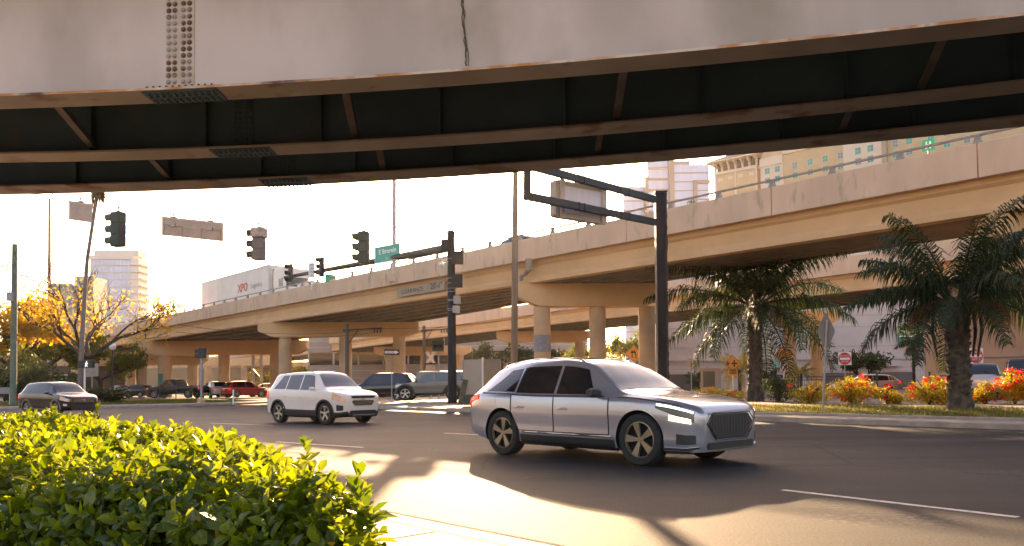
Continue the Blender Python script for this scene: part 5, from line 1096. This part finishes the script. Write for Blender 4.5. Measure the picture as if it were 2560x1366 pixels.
for pl, cnt in ((NEARE, 1900), (ROADE, 900)):
    for _ in range(cnt):
        i = rnd.choices(range(len(pl)-1), [min(1.6, (pl[k+1]-pl[k]).length)/(pl[k].y-1.5) for k in range(len(pl)-1)])[0]; t = rnd.random(); q = pl[i].lerp(pl[i+1], t); d = (pl[i+1]-pl[i]).normalized(); nn = V((d.y, -d.x)); 
        if inside(q.x+nn.x*.05, q.y+nn.y*.05): nn = -nn
        q = q+nn*rnd.uniform(-.14, .05); z = rnd.random()**.8*(hh(q.x, q.y)-.02)+.05
        ax = (V((nn.x, nn.y, .6))+rv()*.7).normalized(); shoot(V((q.x, q.y, z)), ax, rnd.uniform(.85, 1.3), rnd.choice((5, 6, 7)))
for u, v, Y, s in ((770, 1140, 4.0, 1.25), (590, 1112, 5.0, 1.1), (880, 1225, 3.0, 1.2), (905, 1262, 2.75, 1.35), (915, 1282, 2.7, 1.3), (240, 1046, 8.7, 1.7), (300, 1074, 7.6, 1.6), (130, 1040, 9.5, 1.8), (460, 1082, 6.2, 1.2), (690, 1150, 4.2, 1.)):
    p = at(u, v+26*2.6/Y, Y)
    for k in range(3): shoot(p-V((rnd.uniform(-.02, .02), 0, .05*k)), (V((rnd.uniform(-.3, .3), 0, 1))).normalized(), s*1.05, 7)
HEDGE_MB = mb
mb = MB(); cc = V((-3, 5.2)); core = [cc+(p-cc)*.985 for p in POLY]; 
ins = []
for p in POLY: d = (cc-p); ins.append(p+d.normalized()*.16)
mb.ext([tuple(p) for p in ins], lambda p, k: (p[0], p[1], .08 if k == 0 else .62))  # solid dark core standing in for the hedge's shaded inside; twigs follow
for _ in range(420):
    i = rnd.randrange(len(NEARE)-1); q = NEARE[i].lerp(NEARE[i+1], rnd.random()); b = V((q.x+rnd.uniform(-.3, -.12), q.y+rnd.uniform(.1, .3), .06)); mb.tube([b, b+V((rnd.uniform(-.1, .1), rnd.uniform(-.1, .05), .35)), b+V((rnd.uniform(-.2, .2), rnd.uniform(-.2, .1), rnd.uniform(.4, .6)))], [.006, .005, .003], 4)
mb.build('branch', M('hedge_core_branch', (.02, .018, .01), .95, (.035, .03, .015), 9), hg)
mb = HEDGE_MB; mb.mi = 1                         # a few orange dying leaves and tiny pale blossoms
for _ in range(70):
    i = rnd.randrange(3); q = NEARE[i].lerp(NEARE[i+1], rnd.random()); p = V((q.x+rnd.uniform(-.03, .03), q.y-.04, rnd.uniform(.2, .74))); leaf(mb, p, rv(), V((0, 0, 1)), .05, .026)
mb.mi = 2
for _ in range(14):
    i = rnd.randrange(3); q = NEARE[i].lerp(NEARE[i+1], rnd.random()); p = V((q.x, q.y-.07, rnd.uniform(.25, .7)))
    for _ in range(10): e = p+rv()*.03; mb.lathe([(0, -.004), (.005, 0), (0, .005)], e, rv(), 5)
mb.build('foliage', [LF_HEDGE, LF_GOLD, K['white']], hg)
# palms
PBARK = M('palm_bark', (.11, .085, .065), .95, (.05, .04, .032), 5, thr=(.42, .6), bump=1., bscale=9, stretch=(1, 1, .55))
def palm(name, label, base, hT, r0, nf, Lf, seed, lean=V((0, 0, 0)), mat=None, dead=0, hi=80, lo=-35, ll=.55, lw=.03, boots=True, nl=46, grp=None, dr=82):
    rg = random.Random(seed); r = thing(name, label, 'palm tree', base, 0, grp); top = base+V((0, 0, hT))+lean
    mb = MB(); N_ = 26; secs = []; nn = 14
    for i in range(N_+1):
        t = i/N_; c = base.lerp(top, t); rad = r0*(1.18-.3*min(1, t*5)+(.22*max(0, (t-.62)/.38) if boots else -.1*t))
        secs.append([c+V((cos(2*pi*j/nn), sin(2*pi*j/nn), 0))*rad*(1+.09*sin(7*j+i*2.6)+rg.uniform(-.05, .05)) for j in range(nn)])
    mb.sweep(secs)
    if boots:
        for k in range(90):
            t = .12+.88*(k/90); a = k*2.4; c = base.lerp(top, t); rad = r0*(.9+.22*max(0, (t-.62)/.38)); o = V((cos(a), sin(a), 0)); ln = rg.uniform(.1, .2)*(1+1.2*max(0, t-.7)*2)
            mb.beam(c+o*rad*.86, c+o*(rad+.05+.12*max(0, t-.7))+V((0, 0, ln)), .13, .045, o)
    mb.build('trunk', PBARK, r, smooth=35)
    def frond(mb, az, e0, L_, droop, lf, wd_, hang):
        o = V((cos(az), sin(az), 0)); pts = [top+o*r0*.5-V((0, 0, .05))]; n_ = 18; e = e0; tw = rg.uniform(-.25, .25)
        for i in range(n_):
            t = i/n_; e = e0-droop*t**1.3; az2 = az+tw*t; pts.append(pts[-1]+(V((cos(az2), sin(az2), 0))*cos(e)+V((0, 0, 1))*sin(e))*(L_/n_))
        mb.tube(pts, [.035*(1-.85*i/n_)*Lf/3.5 for i in range(n_+1)], 5, cap=False)
        for k in range(nl):
            t = .14+.86*k/nl; f = t*n_; i = min(n_-1, int(f)); p = pts[i].lerp(pts[i+1], f-i); d = (pts[i+1]-pts[i]).normalized(); sd = d.cross(V((0, 0, 1)))
            if sd.length < .1: sd = V((-sin(az), cos(az), 0))
            sd.normalize(); up_ = sd.cross(d)
            for sg_ in (-1, 1):
                l = lf*(.35+.65*sin(pi*min(1, .12+.9*t)))*rg.uniform(.75, 1.15)
                v1 = (sd*sg_*.9+d*rg.uniform(.35, .75)+up_*rg.uniform(-.5, .65)).normalized(); v2 = (v1+V((0, 0, -hang*rg.uniform(.7, 1.4)))).normalized(); v3 = (v2+V((0, 0, -hang*.8))).normalized()
                q0 = p; q1 = p+v1*l*.35; q2 = q1+v2*l*.35; q3 = q2+v3*l*.3; w_ = d*wd_*.5; 
                mb.add([q0-w_*.6, q0+w_*.6, q1+w_, q1-w_, q2+w_*.8, q2-w_*.8, q3], [(0, 1, 2, 3), (3, 2, 4, 5), (5, 4, 6)])
    mb = MB()
    for k in range(nf):
        t = (k+.5)/nf; e0 = R(hi+(lo-hi)*t**1.35); az = k*2.39996+rg.uniform(-.3, .3)
        frond(mb, az, e0, Lf*rg.uniform(.82, 1.1)*(1-.15*t), R(dr-12*(1-t))*rg.uniform(.85, 1.15), ll, lw, 1.4)
    mb.build('crown', mat or LF_PALM, r)
    if dead:
        mb = MB()
        for k in range(dead): frond(mb, rg.uniform(0, 6.3), R(rg.uniform(-5, 35)), Lf*.42, R(100), ll*.75, lw*.7, .9)
        mb.build('seed_stalk', LF_DEAD, r)
        mb = MB()
        for k in range(3): a = (-.55, .2, 2.6)[k]; o = V((cos(a), sin(a), 0)); mb.tube([top+o*.25, top+o*.6+V((0, 0, -.15)), top+o*.68+V((0, 0, -.9)), top+o*.55+V((0, 0, -1.7))], [.05, .06, .055, .03], 6)
        mb.build('dead_stalk', BARK, r, smooth=60)
    return r
b = at(1889, 1012, 37.5); b.z = .33; palm('palm_tree', 'feathery palm right of the dark square pole, its fronds over the orange signs', b, 4.6, .36, 38, 5.9, 3, lean=V((.05, 0, 0)), ll=1.3, lw=.05, nl=70, lo=-32, hi=88, dr=62)
b = at(2402, 1034, 24.7); b.z = .27; palm('palm_tree', 'nearest large palm at the right edge with some brown stalks', b, 3.4, .35, 26, 3.9, 11, lean=V((-.05, 0, 0)), dead=7, ll=.95, lw=.042, nl=72, lo=-14, hi=76, dr=72)
b = at(200, 985, 62); b.z = GZ; r = thing('palm_tree', 'tall thin leaning palm trunk rising past the hanging signs at the left', 'palm tree', b)
mb = MB(); ps = [b]+[at(u, v, 62) for u, v in ((201, 940), (205, 860), (209, 780), (213, 720), (218, 650), (227, 590), (236, 530), (242, 492), (246, 462))]
mb.tube(ps, [.2, .19, .18, .17, .155, .14, .13, .13, .15, .16], 12); mb.build('trunk', M('grey_palm_trunk', (.22, .18, .16), .9, (.15, .12, .1), 5, stretch=(1, 1, 3)), r, smooth=60)
mb = MB(); tp = ps[-1]
for k in range(60):
    a = rnd.uniform(0, 6.3); o = V((cos(a), sin(a), 0)); p0 = tp+o*.12-V((0, 0, rnd.uniform(-.3, .6))); p1 = p0+o*rnd.uniform(.15, .45)-V((0, 0, rnd.uniform(.3, .8))); p2 = p1-V((0, 0, rnd.uniform(.4, 1.0))); mb.tube([p0, p1, p2], [.05, .04, .01], 4)
mb.build('dead_skirt', LF_DEAD, r)
mb = MB()
for k in range(22):
    a = k*2.4; e = R(rnd.uniform(-20, 70)); d = V((cos(a)*cos(e), sin(a)*cos(e), sin(e))); c = tp+d*1.1+V((0, 0, .4)); mb.tube([tp+V((0, 0, .2)), c], .02, 4, cap=False); sd = d.cross(V((0, 0, 1))).normalized(); up_ = sd.cross(d)
    for j in range(18): th = R(-85+10*j); dd = d*cos(th)+sd*sin(th); q = c+dd*.8-V((0, 0, .12)); w_ = (dd.cross(up_)).normalized()*.035; mb.add([c, c+dd*.5+w_, q, c+dd*.5-w_], [(0, 1, 2, 3)])
mb.build('crown', LF_GRN, r)
b = at(1850, 985, 52); b.z = GZ; palm('palm_tree', 'small sunlit yellow palm behind the near palm trunk', b, 1.75, .14, 16, 1.9, 21, mat=LF_YEL, ll=.5, lw=.05, boots=False, nl=26, lo=-30)
b = at(2004, 985, 60); b.z = GZ; palm('palm_tree', 'small bright green palm between two concrete columns', b, 1.6, .12, 14, 1.3, 22, mat=LF_YEL, ll=.4, lw=.05, boots=False, nl=22)
b = at(1745, 985, 56); b.z = GZ; palm('palm_tree', 'small dark palm left of the grey kiosk', b, 1.1, .13, 16, 1.2, 23, ll=.45, lw=.05, boots=False, nl=22)
b = at(1928, 985, 58); b.z = GZ; palm('palm_tree', 'small dark palm behind the info panel', b, 1.2, .13, 14, 1.2, 24, ll=.45, lw=.05, boots=False, nl=22)
b = at(2286, 985, 58); b.z = GZ; palm('palm_tree', 'thin dark palm in front of the green shop sign', b, 3.6, .13, 18, 1.5, 25, ll=.5, lw=.05, boots=False, nl=24, lo=-70)
# trees
tree('autumn_tree', 'half bare autumn tree with golden leaves behind the leaning palm trunk', 217, 69, 12.0, LF_GOLD, 11.5, 5200, .15, .33, 5, th=.3, spread=.62, up=.1, crad=1.05, keep=.75, low=.7)
tree('leafy_tree', 'golden green leafy tree at the left edge behind the utility pole', 20, 74, 9.6, LF_GOLD, 8.5, 9000, .24, .3, 3, crad=1.1, th=.35, up=.05)
tree('leafy_tree', 'darker leafy tree between the utility pole and the autumn tree', 100, 80, 8.2, [LF_GRN], 9, 8500, .2, .28, 3, crad=1.1, th=.35)
tree('leafy_tree', 'dark green tree at the foot of the autumn tree', 250, 84, 6.4, [LF_GRN], 8, 5800, .2, .25, 3, crad=1., th=.3)
tree('leafy_tree', 'bushy tree with sunlit top right of the beige cabinet', 1266, 74, 5.6, [LF_DARK], 5.2, 3800, .16, .2, 3, crad=.7, th=.2)
tree('leafy_tree', 'bushy dark tree behind the middle concrete column', 1345, 78, 5.2, [LF_DARK], 4.5, 2600, .16, .2, 3, crad=.7, th=.2)
tree('leafy_tree', 'tall greenish brown tree behind the two merging arrows sign', 1560, 112, 9.0, [LF_GRN], 8, 4200, .24, .25, 3, crad=1.1, th=.22)
tree('leafy_tree', 'bare brownish tree low behind the merging arrows sign', 1545, 100, 5.6, [LF_BROWN], 6.5, 2600, .18, .2, 3, crad=.9, th=.2)
tree('leafy_tree', 'green tree beside the thin rear column under the overpass', 1455, 105, 6.4, [LF_GRN], 4, 2000, .2, .2, 3, crad=.8, th=.25)
tree('leafy_tree', 'yellow sunlit tree behind the small white car roof', 790, 150, 7, [LF_YEL], 10, 2600, .3, .25, 3, crad=1.4, th=.2)
tree('leafy_tree', 'yellow sunlit tree behind the grey lattice mast', 668, 140, 5.2, [LF_YEL], 6, 2200, .26, .2, 3, crad=1.1, th=.2)
tree('leafy_tree', 'dark tree behind the left do not enter sign', 2158, 72, 4.4, [LF_DARK], 3.6, 2200, .16, .18, 3, crad=.6, th=.2)
for lb, u, Y, rad, m_, n_ in (('dark green bush left of the dark car under the overpass', 262, 60, (2., 1.6, .8), LF_DARK, 1900), ('big dark bush behind the maroon car roof', 95, 65, (3.2, 2., 2.1), LF_DARK, 4200), ('dark bush at the left edge behind the sandwich board', 12, 66, (2.2, 1.8, 2.), LF_DARK, 3000), ('dark bush below the pedestrian signal', 188, 70, (2.6, 1.9, 1.6), LF_DARK, 3200), ('dark low bush left of the columns in front of the abutment', 60, 70, (2.6, 1.8, 2.8), LF_DARK, 3600)):
    p = at(u, 985, Y); p.z = .3; bush('bush', lb, p, rad, m_, n_, .12)
FB = 'flowering bushes along the far verge'
for lb, u, Y, rad, n_, fl, m_ in (('low yellow sunlit bushes at the foot of the near palm trunk, left side', 1800, 41, (1.9, .9, .45), 2200, 3, LF_YEL), ('green bush right beside the foot of the near palm trunk', 1945, 35, (1.0, .9, .7), 2000, 0, LF_DARK),
        ('yellow green bush behind the tilted post of the diamond sign', 2022, 33, (1.1, .8, .6), 2200, 2, LF_YEL), ('largest yellow bush with scattered red flowers below the left do not enter sign', 2128, 31.5, (1.0, .8, .72), 2800, 14, LF_YEL),
        ('small yellow bush with one red flower behind the drooping frond', 2218, 30.5, (.7, .7, .45), 1400, 3, LF_YEL), ('yellow bush with red flowers on top, just left of the right hand palm trunk', 2322, 29.5, (1.0, .8, .68), 2800, 12, LF_YEL),
        ('low bush with few red flowers just right of the right hand palm trunk', 2462, 29, (.6, .6, .5), 1500, 5, LF_YEL), ('bush thick with red flowers at the right edge', 2536, 28.5, (.8, .8, .78), 2400, 46, LF_YEL)):
    p = at(u, 985, Y); p.z = .34; bush('flowering_bush', lb, p, rad, m_, n_, .05, FB, fl)
# grass on the verge: stuff
mb = MB(); m1g = offs(PR, 1.3); m2g = offs(PR, 5.4)
for _ in range(15000):
    i = rnd.choices((4, 5, 6, 7), (2, 4, 5, 3))[0]; t = rnd.random(); q = m1g[i].lerp(m1g[i+1], t).lerp(m2g[i].lerp(m2g[i+1], t), rnd.random()); z = .24+.13*rnd.random()*0+.02
    z = .24+.13*min(1, ((q-m1g[i].lerp(m1g[i+1], t)).length/4.8)); h = rnd.uniform(.04, .13); a = rnd.uniform(0, 6.3); o = V((cos(a), sin(a), 0)); p = V((q.x, q.y, z)); l = o*rnd.uniform(-.05, .05)+V((0, 0, h)); w_ = V((-sin(a), cos(a), 0))*.012
    mb.add([p-w_, p+w_, p+l], [(0, 1, 2)])
o = mb.build('grass', leafmat('grass_blade', (.05, .07, .012), (.12, .11, .015), .45, .5, .8, (2.2, 2., .4))); o['kind'] = 'stuff'
mb = MB(); m1g = offs(PL, 1.7); m2g = offs(PL, 8)
for _ in range(9000):
    i = rnd.choices((1, 2, 3, 4, 5), (1, 3, 2, 1, 1))[0]; t = rnd.random(); f = rnd.random(); q = m1g[i].lerp(m1g[i+1], t).lerp(m2g[i].lerp(m2g[i+1], t), f); z = .18+.17*f; h = rnd.uniform(.06, .18); a = rnd.uniform(0, 6.3); o = V((cos(a), sin(a), 0)); p = V((q.x, q.y, z)); l = o*rnd.uniform(-.06, .06)+V((0, 0, h)); w_ = V((-sin(a), cos(a), 0))*.025
    mb.add([p-w_, p+w_, p+l], [(0, 1, 2)])
o = mb.build('grass', bpy.data.materials['grass_blade']); o['kind'] = 'stuff'
# far belt of trees closing the view
mb = MB()
for _ in range(420):
    a = rnd.uniform(-.9, .9); Y = rnd.uniform(235, 290); x = sin(a)*Y*1.25; h = rnd.uniform(3.5, 7.5); clump(mb, (x, Y, h*.5), (5, 3, h*.6), 60, .9, .3)
o = mb.build('distant_trees', LF_GRN); o['kind'] = 'stuff'
# ---------------------------------------------------------------- buildings
def bld(name, label, c, rz=0.): return thing(name, label, 'building', c, rz)
HG = M('hazy_glass', (.46, .55, .76), .12, (.38, .47, .66), .15, thr=(.3, .7), stretch=(1, 1, .2)); HB = M('tower_band', (.5, .46, .46), .6); HW = M('tower_white', (.62, .58, .54), .6)
def grid(root, x0, x1, z0, z1, y, fl, mull, glass, band, frame, bandh=.7, deep=.25):
    mb = MB(); mb.bx(x0, x1, y, y+8, z0, z1); mb.build('curtain_wall', glass, root, world=False)
    z = z0
    while z < z1+.01:
        mb = MB(); mb.bx(x0-.05, x1+.05, y-deep, y-.002, z-bandh/2, z+bandh/2); mb.build('floor_band', band, root, world=False); z += fl
    mb = MB(); k = int((x1-x0)/mull); [mb.bx(x0+(x1-x0)*i/k-.06, x0+(x1-x0)*i/k+.06, y-.1, y-.003, z0, z1) for i in range(k+1)]; mb.build('mullion_grid', frame, root, world=False)
Y = 340; c = at(285, 985, Y); r = bld('office_tower', 'pale hazy office tower with many floor bands behind the autumn tree', (c.x, Y, 0))
hw = px(62, Y); zt = at(285, 640, Y).z; grid(r, -hw, hw*.7, 0, zt, 0, 3.05, 1.6, HG, HB, M('tower_mullion', (.58, .57, .62), .6), .4)
mb = MB(); mb.bx(hw*.7, hw, -1, 8, 0, zt-1.5); [mb.bx(hw*.7-.2, hw+1.4, -1.6, 7, 3.05*k-.2, 3.05*k+.2) for k in range(1, 19)]; mb.build('balcony_stack', HW, r, world=False)
mb = MB(); mb.bx(-hw-.3, hw*.75, -.5, 8.2, zt-1.5, zt+.2); mb.bx(-hw*.9, hw*.9, 1, 8, zt, zt+2.6); mb.build('roof_slab', HW, r, world=False)
Y = 230; c = at(165, 985, Y); r = bld('apartment_building', 'pale green balconied building behind the bare branches of the autumn tree', (c.x, Y, 0)); GR = M('pale_green_wall', (.34, .36, .3), .7); GD = M('pale_green_glass', (.2, .26, .24), .3)
grid(r, px(-45, Y), px(15, Y), 0, at(140, 713, Y).z, 0, 3.2, 2.2, GD, GR, GR, .8); grid(r, px(6, Y), px(52, Y), 0, at(190, 688, Y).z, 3, 3.2, 1.8, GD, M('teal_band', (.3, .38, .36), .7), GR, .8)
# glass block right of the gantry pole
Y = 300; c = at(1660, 985, Y); r = bld('glass_office_block', 'pale glass office block in steps behind the overpass, right of the gantry pole', (c.x, Y, 0), 0)
GL3 = M('pale_sky_glass', (.44, .55, .78), .1, (.36, .46, .68), .2, thr=(.3, .7), stretch=(2, 2, .15)); CG = M('warm_grey_core', (.27, .24, .23), .7)
grid(r, px(-90, Y), px(-32, Y), 0, at(1600, 460, Y).z, 4, 3.6, 1.9, GL3, CG, GL3, .35); grid(r, px(-30, Y), px(24, Y), 0, at(1660, 375, Y).z, 2, 4.2, 1.9, GL3, CG, GL3, .9); grid(r, px(34, Y), px(122, Y), 0, at(1740, 412, Y).z, 0, 3.4, 1.9, GL3, CG, GL3, .35)
mb = MB(); mb.bx(px(22, Y), px(34, Y), -1, 8, 0, at(1690, 400, Y).z); mb.bx(px(-38, Y), px(-29, Y), 1, 8, 0, at(1625, 440, Y).z); mb.bx(px(82, Y), px(92, Y), -1, 1, 0, at(1748, 452, Y).z); mb.bx(px(90, Y), px(124, Y), -1.2, -.2, at(1760, 452, Y).z-1.2, at(1760, 452, Y).z); mb.build('core_pier', CG, r, world=False)
mb = MB(); mb.bx(px(34, Y), px(76, Y), .5, 7, at(1720, 412, Y).z, at(1720, 412, Y).z+1.6); [mb.bx(px(80+k*5, Y), px(82+k*5, Y), 1, 2, at(1720, 412, Y).z, at(1720, 412, Y).z+1.2) for k in range(6)]; mb.build('roof_plant', CG, r, world=False)
# beige hotel
YH = 240; a0 = at(1905, 500, YH); hz = R(-46); ux = V((cos(hz), sin(hz), 0)); r = bld('hotel', 'long cream hotel with green tinted windows in rows above the overpass', (a0.x, a0.y, 0), hz)
CR = M('cream_stucco', (.6, .46, .27), .8, (.54, .41, .24), .3); CW = M('cream_trim', (.68, .58, .46), .8); WG = [M('window_teal', (.1, .36, .31), .15), M('window_grey_blue', (.2, .27, .3), .15)]
def su(u): k = ray(u, 430).x/ray(u, 430).y; return (k*a0.y-a0.x)/(ux.x-k*ux.y)
zc = at(1905, 402, YH).z; z1 = at(1920, 432, YH).z
mb = MB(); mb.bx(0, 80, 0, 14, 0, zc+4); mb.build('wall', CR, r, world=False)
mb = MB(); mb.bx(-.3, su(1958), -.6, 14.2, zc-2.2, zc+.3); mb.bx(-.1, su(1958), -.3, -.002, 0, zc-2.2); mb.build('wall_bay', CW, r, world=False)
mb = MB(); mb.bx(su(1958)+.01, 80, -.5, 14, zc+.2, zc+2.6); mb.bx(su(1958)+.3, 80, -1.4, 14.4, zc+3.2, zc+4.2); mb.build('cornice', CW, r, world=False)
mb = MB(); mb.bx(su(2112), su(2208), -.7, -.002, 0, zc+3.1); mb.build('wall_bay', CW, r, world=False); mb = MB(); mb.bx(su(2210), su(2222), -1.2, -.002, 0, zc+3.1); mb.build('wall_pier', M('hotel_pier', (.4, .33, .24), .8), r, world=False)
for fz in range(5):
    for i, u in enumerate((1920, 1945, 1988, 2026, 2064, 2102, 2149, 2180, 2240, 2275, 2330, 2370, 2420)):
        x = su(u); z = z1-fz*2.95; yy = -.302 if u < 1958 else -.702 if 2112 < u < 2208 else -.002
        mb = MB(); mb.bx(x-.85, x+.85, yy-.08, yy, z-.95, z+.95); wdo = mb.build('window', CW, r, world=False)
        mb = MB(); [mb.bx(x-.75+.78*k, x-.75+.72+.78*k, yy-.1, yy-.081, z-.86+.88*j, z-.04+.88*j) for k in range(2) for j in range(2)]; mb.build('pane', WG[(i*2+fz) % 3 == 1], wdo, world=False)
Yt = 250; cA = at(1790, 500, Yt); cB = at(1893, 500, Yt-9); zt0 = at(1838, 424, Yt-4).z; zt1 = zt0+3.4
ang = atan2(cB.y-cA.y, cB.x-cA.x); rt = thing('hotel_tower', 'cream corner tower with wide bracketed roof left of the hotel', 'building', (cA.x, cA.y, 0), ang); wL = V((cB.x-cA.x, cB.y-cA.y)).length
mb = MB(); mb.bx(0, wL, 0, 9, 0, zt0); mb.build('wall', CR, rt, world=False); mb = MB(); mb.bx(-.2, wL+.2, -.3, 9.2, zt0-.9, zt0); [mb.bx(wL*k-.25, wL*k+.25, -.2, 0, 0, zt0-.9) for k in (.0, .5, 1.)]; mb.build('trim_band', CW, rt, world=False)
mb = MB(); [mb.bx(wL*k-.8, wL*k+.8, -.1, 0, zt0-3, zt0-2) for k in (.12, .38, .62, .88)]; mb.build('wall_panel', CW, rt, world=False)
mb = MB(); mb.bx(.3, wL-.3, .5, 8.6, zt0, zt1-.5); mb.build('loggia', M('loggia_dark', (.1, .07, .06), .8), rt, world=False)
for k in range(7):
    x = wL*k/6; mb = MB(); mb.ext([(0, zt0+.0), (.5, zt0), (.5, zt1-.6), (-1.5, zt1-.6), (-1.4, zt1-1.2), (-.3, zt0+1.4)], lambda p, s_: (x-.25+.5*s_, p[0], p[1])); mb.build('bracket', CW, rt, world=False)
mb = MB(); e = 2.2; mb.add([(-e, -e, zt1-.2), (wL+e, -e, zt1-.2), (wL+e, 9+e, zt1-.2), (-e, 9+e, zt1-.2), (wL*.4, 4, zt1+3.), (wL*.6, 4, zt1+3.)], [(0, 1, 5, 4), (1, 2, 5), (2, 3, 4, 5), (3, 0, 4)]); mb.build('roof', M('roof_brown', (.2, .13, .1), .8), rt, world=False); mb = MB(); mb.bx(-e, wL+e, -e, 9+e, zt1-.6, zt1-.21); mb.build('eave', CW, rt, world=False)
# pale building behind the palms with a green sign
Y = 82; xa = X(1655, Y); xb = X(2330, Y); r = bld('warehouse', 'long pale building behind the palms, with thin horizontal lines', (xa, Y, GZ)); PW = M('pale_wall', (.48, .43, .4), .8, (.43, .385, .36), .5); wl = xb-xa; zt = at(2000, 700, Y).z
mb = MB(); mb.bx(0, wl, 0, 12, 0, zt); mb.build('wall', PW, r, world=False); mb = MB(); [mb.bx(.0, wl, -.04, -.002, z, z+.06) for z in (2.0, 2.4, 2.8, 4.6, 6.6, 7.8)]; mb.bx(0, wl, -.3, -.045, 3.2, 3.35); mb.build('wall_rib', M('wall_rib', (.36, .33, .31), .7), r, world=False)
for x0, x1 in ((.6, 3.4), (16.2, 20.5), (21.5, 26)): mb = MB(); mb.bx(x0, x1, -.05, -.042, .1, 1.9); mb.build('doorway', M('doorway_%d' % int(x0), (.06, .06, .065), .4), r, world=False)
mb = MB(); mb.bx(19., 24.3, -.8, -.05, 2.5, 3.1); mb.build('canopy', M('canopy_grey', (.4, .38, .37), .6), r, world=False)
xs0, xs1 = X(2250, Y-.5), X(2330, Y-.5); c = (xs0+xs1)/2; r = thing('shop_sign', 'green shop sign with yellow and white bands on the pale building', 'sign', (c, Y-.4, at(2285, 840, Y).z)); hw = (xs1-xs0)/2; mb = MB(); mb.bx(-hw, hw, -.1, .1, -1.0, 1.0); mb.build('panel', M('shop_green', (.01, .22, .06), .4), r, world=False)
mb = MB(); [mb.bx(-hw*.9+.24*k, -hw*.9+.24*k+.16, -.115, -.101, .1, .5) for k in range(12)]; mb.build('lettering', M('shop_letter_yellow', (.6, .5, .2), .5), r, world=False); mb = MB(); mb.bx(-hw, hw, -.112, -.101, -.14, -.02); mb.build('white_stripe', K['white'], r, world=False)
# orange stucco building at the right edge
Y = 50; xa = X(2318, Y); r = bld('stucco_building', 'orange stucco building with corner pilaster behind the right hand palm', (xa, Y, GZ), R(-28)); OS = M('orange_stucco', (.5, .3, .19), .85, (.45, .27, .17), .6); PS = M('pink_stucco', (.46, .31, .27), .85, (.42, .28, .24), .6); zt = at(2440, 700, Y).z
mb = MB(); mb.bx(0, 30, 0, 10, 0, zt-2.2); mb.build('wall', OS, r, world=False); mb = MB(); mb.bx(.4, 30, -.1, 10, zt-2.2, zt+.4); mb.build('upper_wall', PS, r, world=False)
mb = MB(); mb.bx(-.15, 2.1, -.35, -.002, 0, zt-2.1); mb.bx(-.25, 2.2, -.45, -.351, 0, .9); mb.bx(.35, .45, -.37, -.351, 1, zt-2.4); mb.bx(1.5, 1.6, -.37, -.351, 1, zt-2.4); mb.build('pilaster', M('pilaster_orange', (.53, .31, .18), .85), r, world=False)
mb = MB(); mb.bx(2.1, 30, -.12, -.002, 2.3, 2.42); mb.bx(2.1, 30, -.2, -.1, zt-2.35, zt-2.15); mb.build('string_course', PS, r, world=False)
# office with dark ribbon windows under the overpass
Y = 128; xa = X(770, Y); xb = X(1470, Y); r = bld('office_block', 'brown grey office block with dark ribbon windows under the overpass', (xa, Y, GZ)); wl = xb-xa; OB = M('office_panel', (.3, .25, .22), .8, (.26, .215, .19), .5); zt = 9.5
mb = MB(); mb.bx(0, wl, 0, 10, 0, zt); mb.build('wall', OB, r, world=False); mb = MB(); mb.bx(.0, wl, -.06, -.002, 4.6, 6.6); mb.build('window', K['glassd'], r, world=False); mb = MB(); [mb.bx(0, wl, -.05, -.002, z, z+.09) for z in (1.2, 2.4, 3.6, 7.4, 8.4)]; [mb.bx(4*k, 4*k+.25, -.12, -.07, 4.6, 6.6) for k in range(int(wl/4))]; mb.build('panel_rib', M('panel_rib', (.42, .37, .34), .7), r, world=False)
# abutment and low ochre wall at the left
Y = 122; xa, xb = X(-60, Y), X(345, Y); r = thing('abutment_wall', 'dark brown abutment wall below the overpass at the far left', 'wall', (xa, Y, GZ)); mb = MB(); mb.bx(0, xb-xa, 0, 3, 0, 6.6); mb.build('wall', M('abutment_brown', (.16, .11, .07), .9, (.12, .085, .055), .4), r, world=False); mb = MB(); mb.bx(-.2, xb-xa+.2, -.25, 3.1, 5.6, 6.3); mb.build('coping', K['conc'], r, world=False)
Y = 185; xa, xb = X(320, Y), X(785, Y); r = thing('retaining_wall', 'low ochre wall far behind the parked cars under the overpass', 'wall', (xa, Y, GZ)); mb = MB(); mb.bx(0, xb-xa, 0, 3, 0, 7); mb.build('wall', M('ochre_wall', (.32, .22, .12), .9, (.26, .18, .1), .3), r, world=False); mb = MB(); mb.bx(0, xb-xa, -.2, -.002, 5.9, 7.1); mb.build('coping', K['conc'], r, world=False)
# ---------------------------------------------------------------- sunlit air
mb = MB(); mb.bx(-420, 420, -40, 420, -1.2, 75); hz_ = mb.build('haze', None); hz_['kind'] = 'stuff'
m = bpy.data.materials.new('haze_air'); m.use_nodes = True; nt = m.node_tree; nt.nodes.remove(nt.nodes['Principled BSDF'])
v = nt.nodes.new('ShaderNodeVolumePrincipled'); v.inputs['Color'].default_value = (1., .9, .82, 1); v.inputs['Density'].default_value = .00005; v.inputs['Anisotropy'].default_value = .72
nt.links.new(v.outputs[0], nt.nodes['Material Output'].inputs['Volume']); hz_.data.materials.clear(); hz_.data.materials.append(m)
sc.cycles.volume_bounces = 0
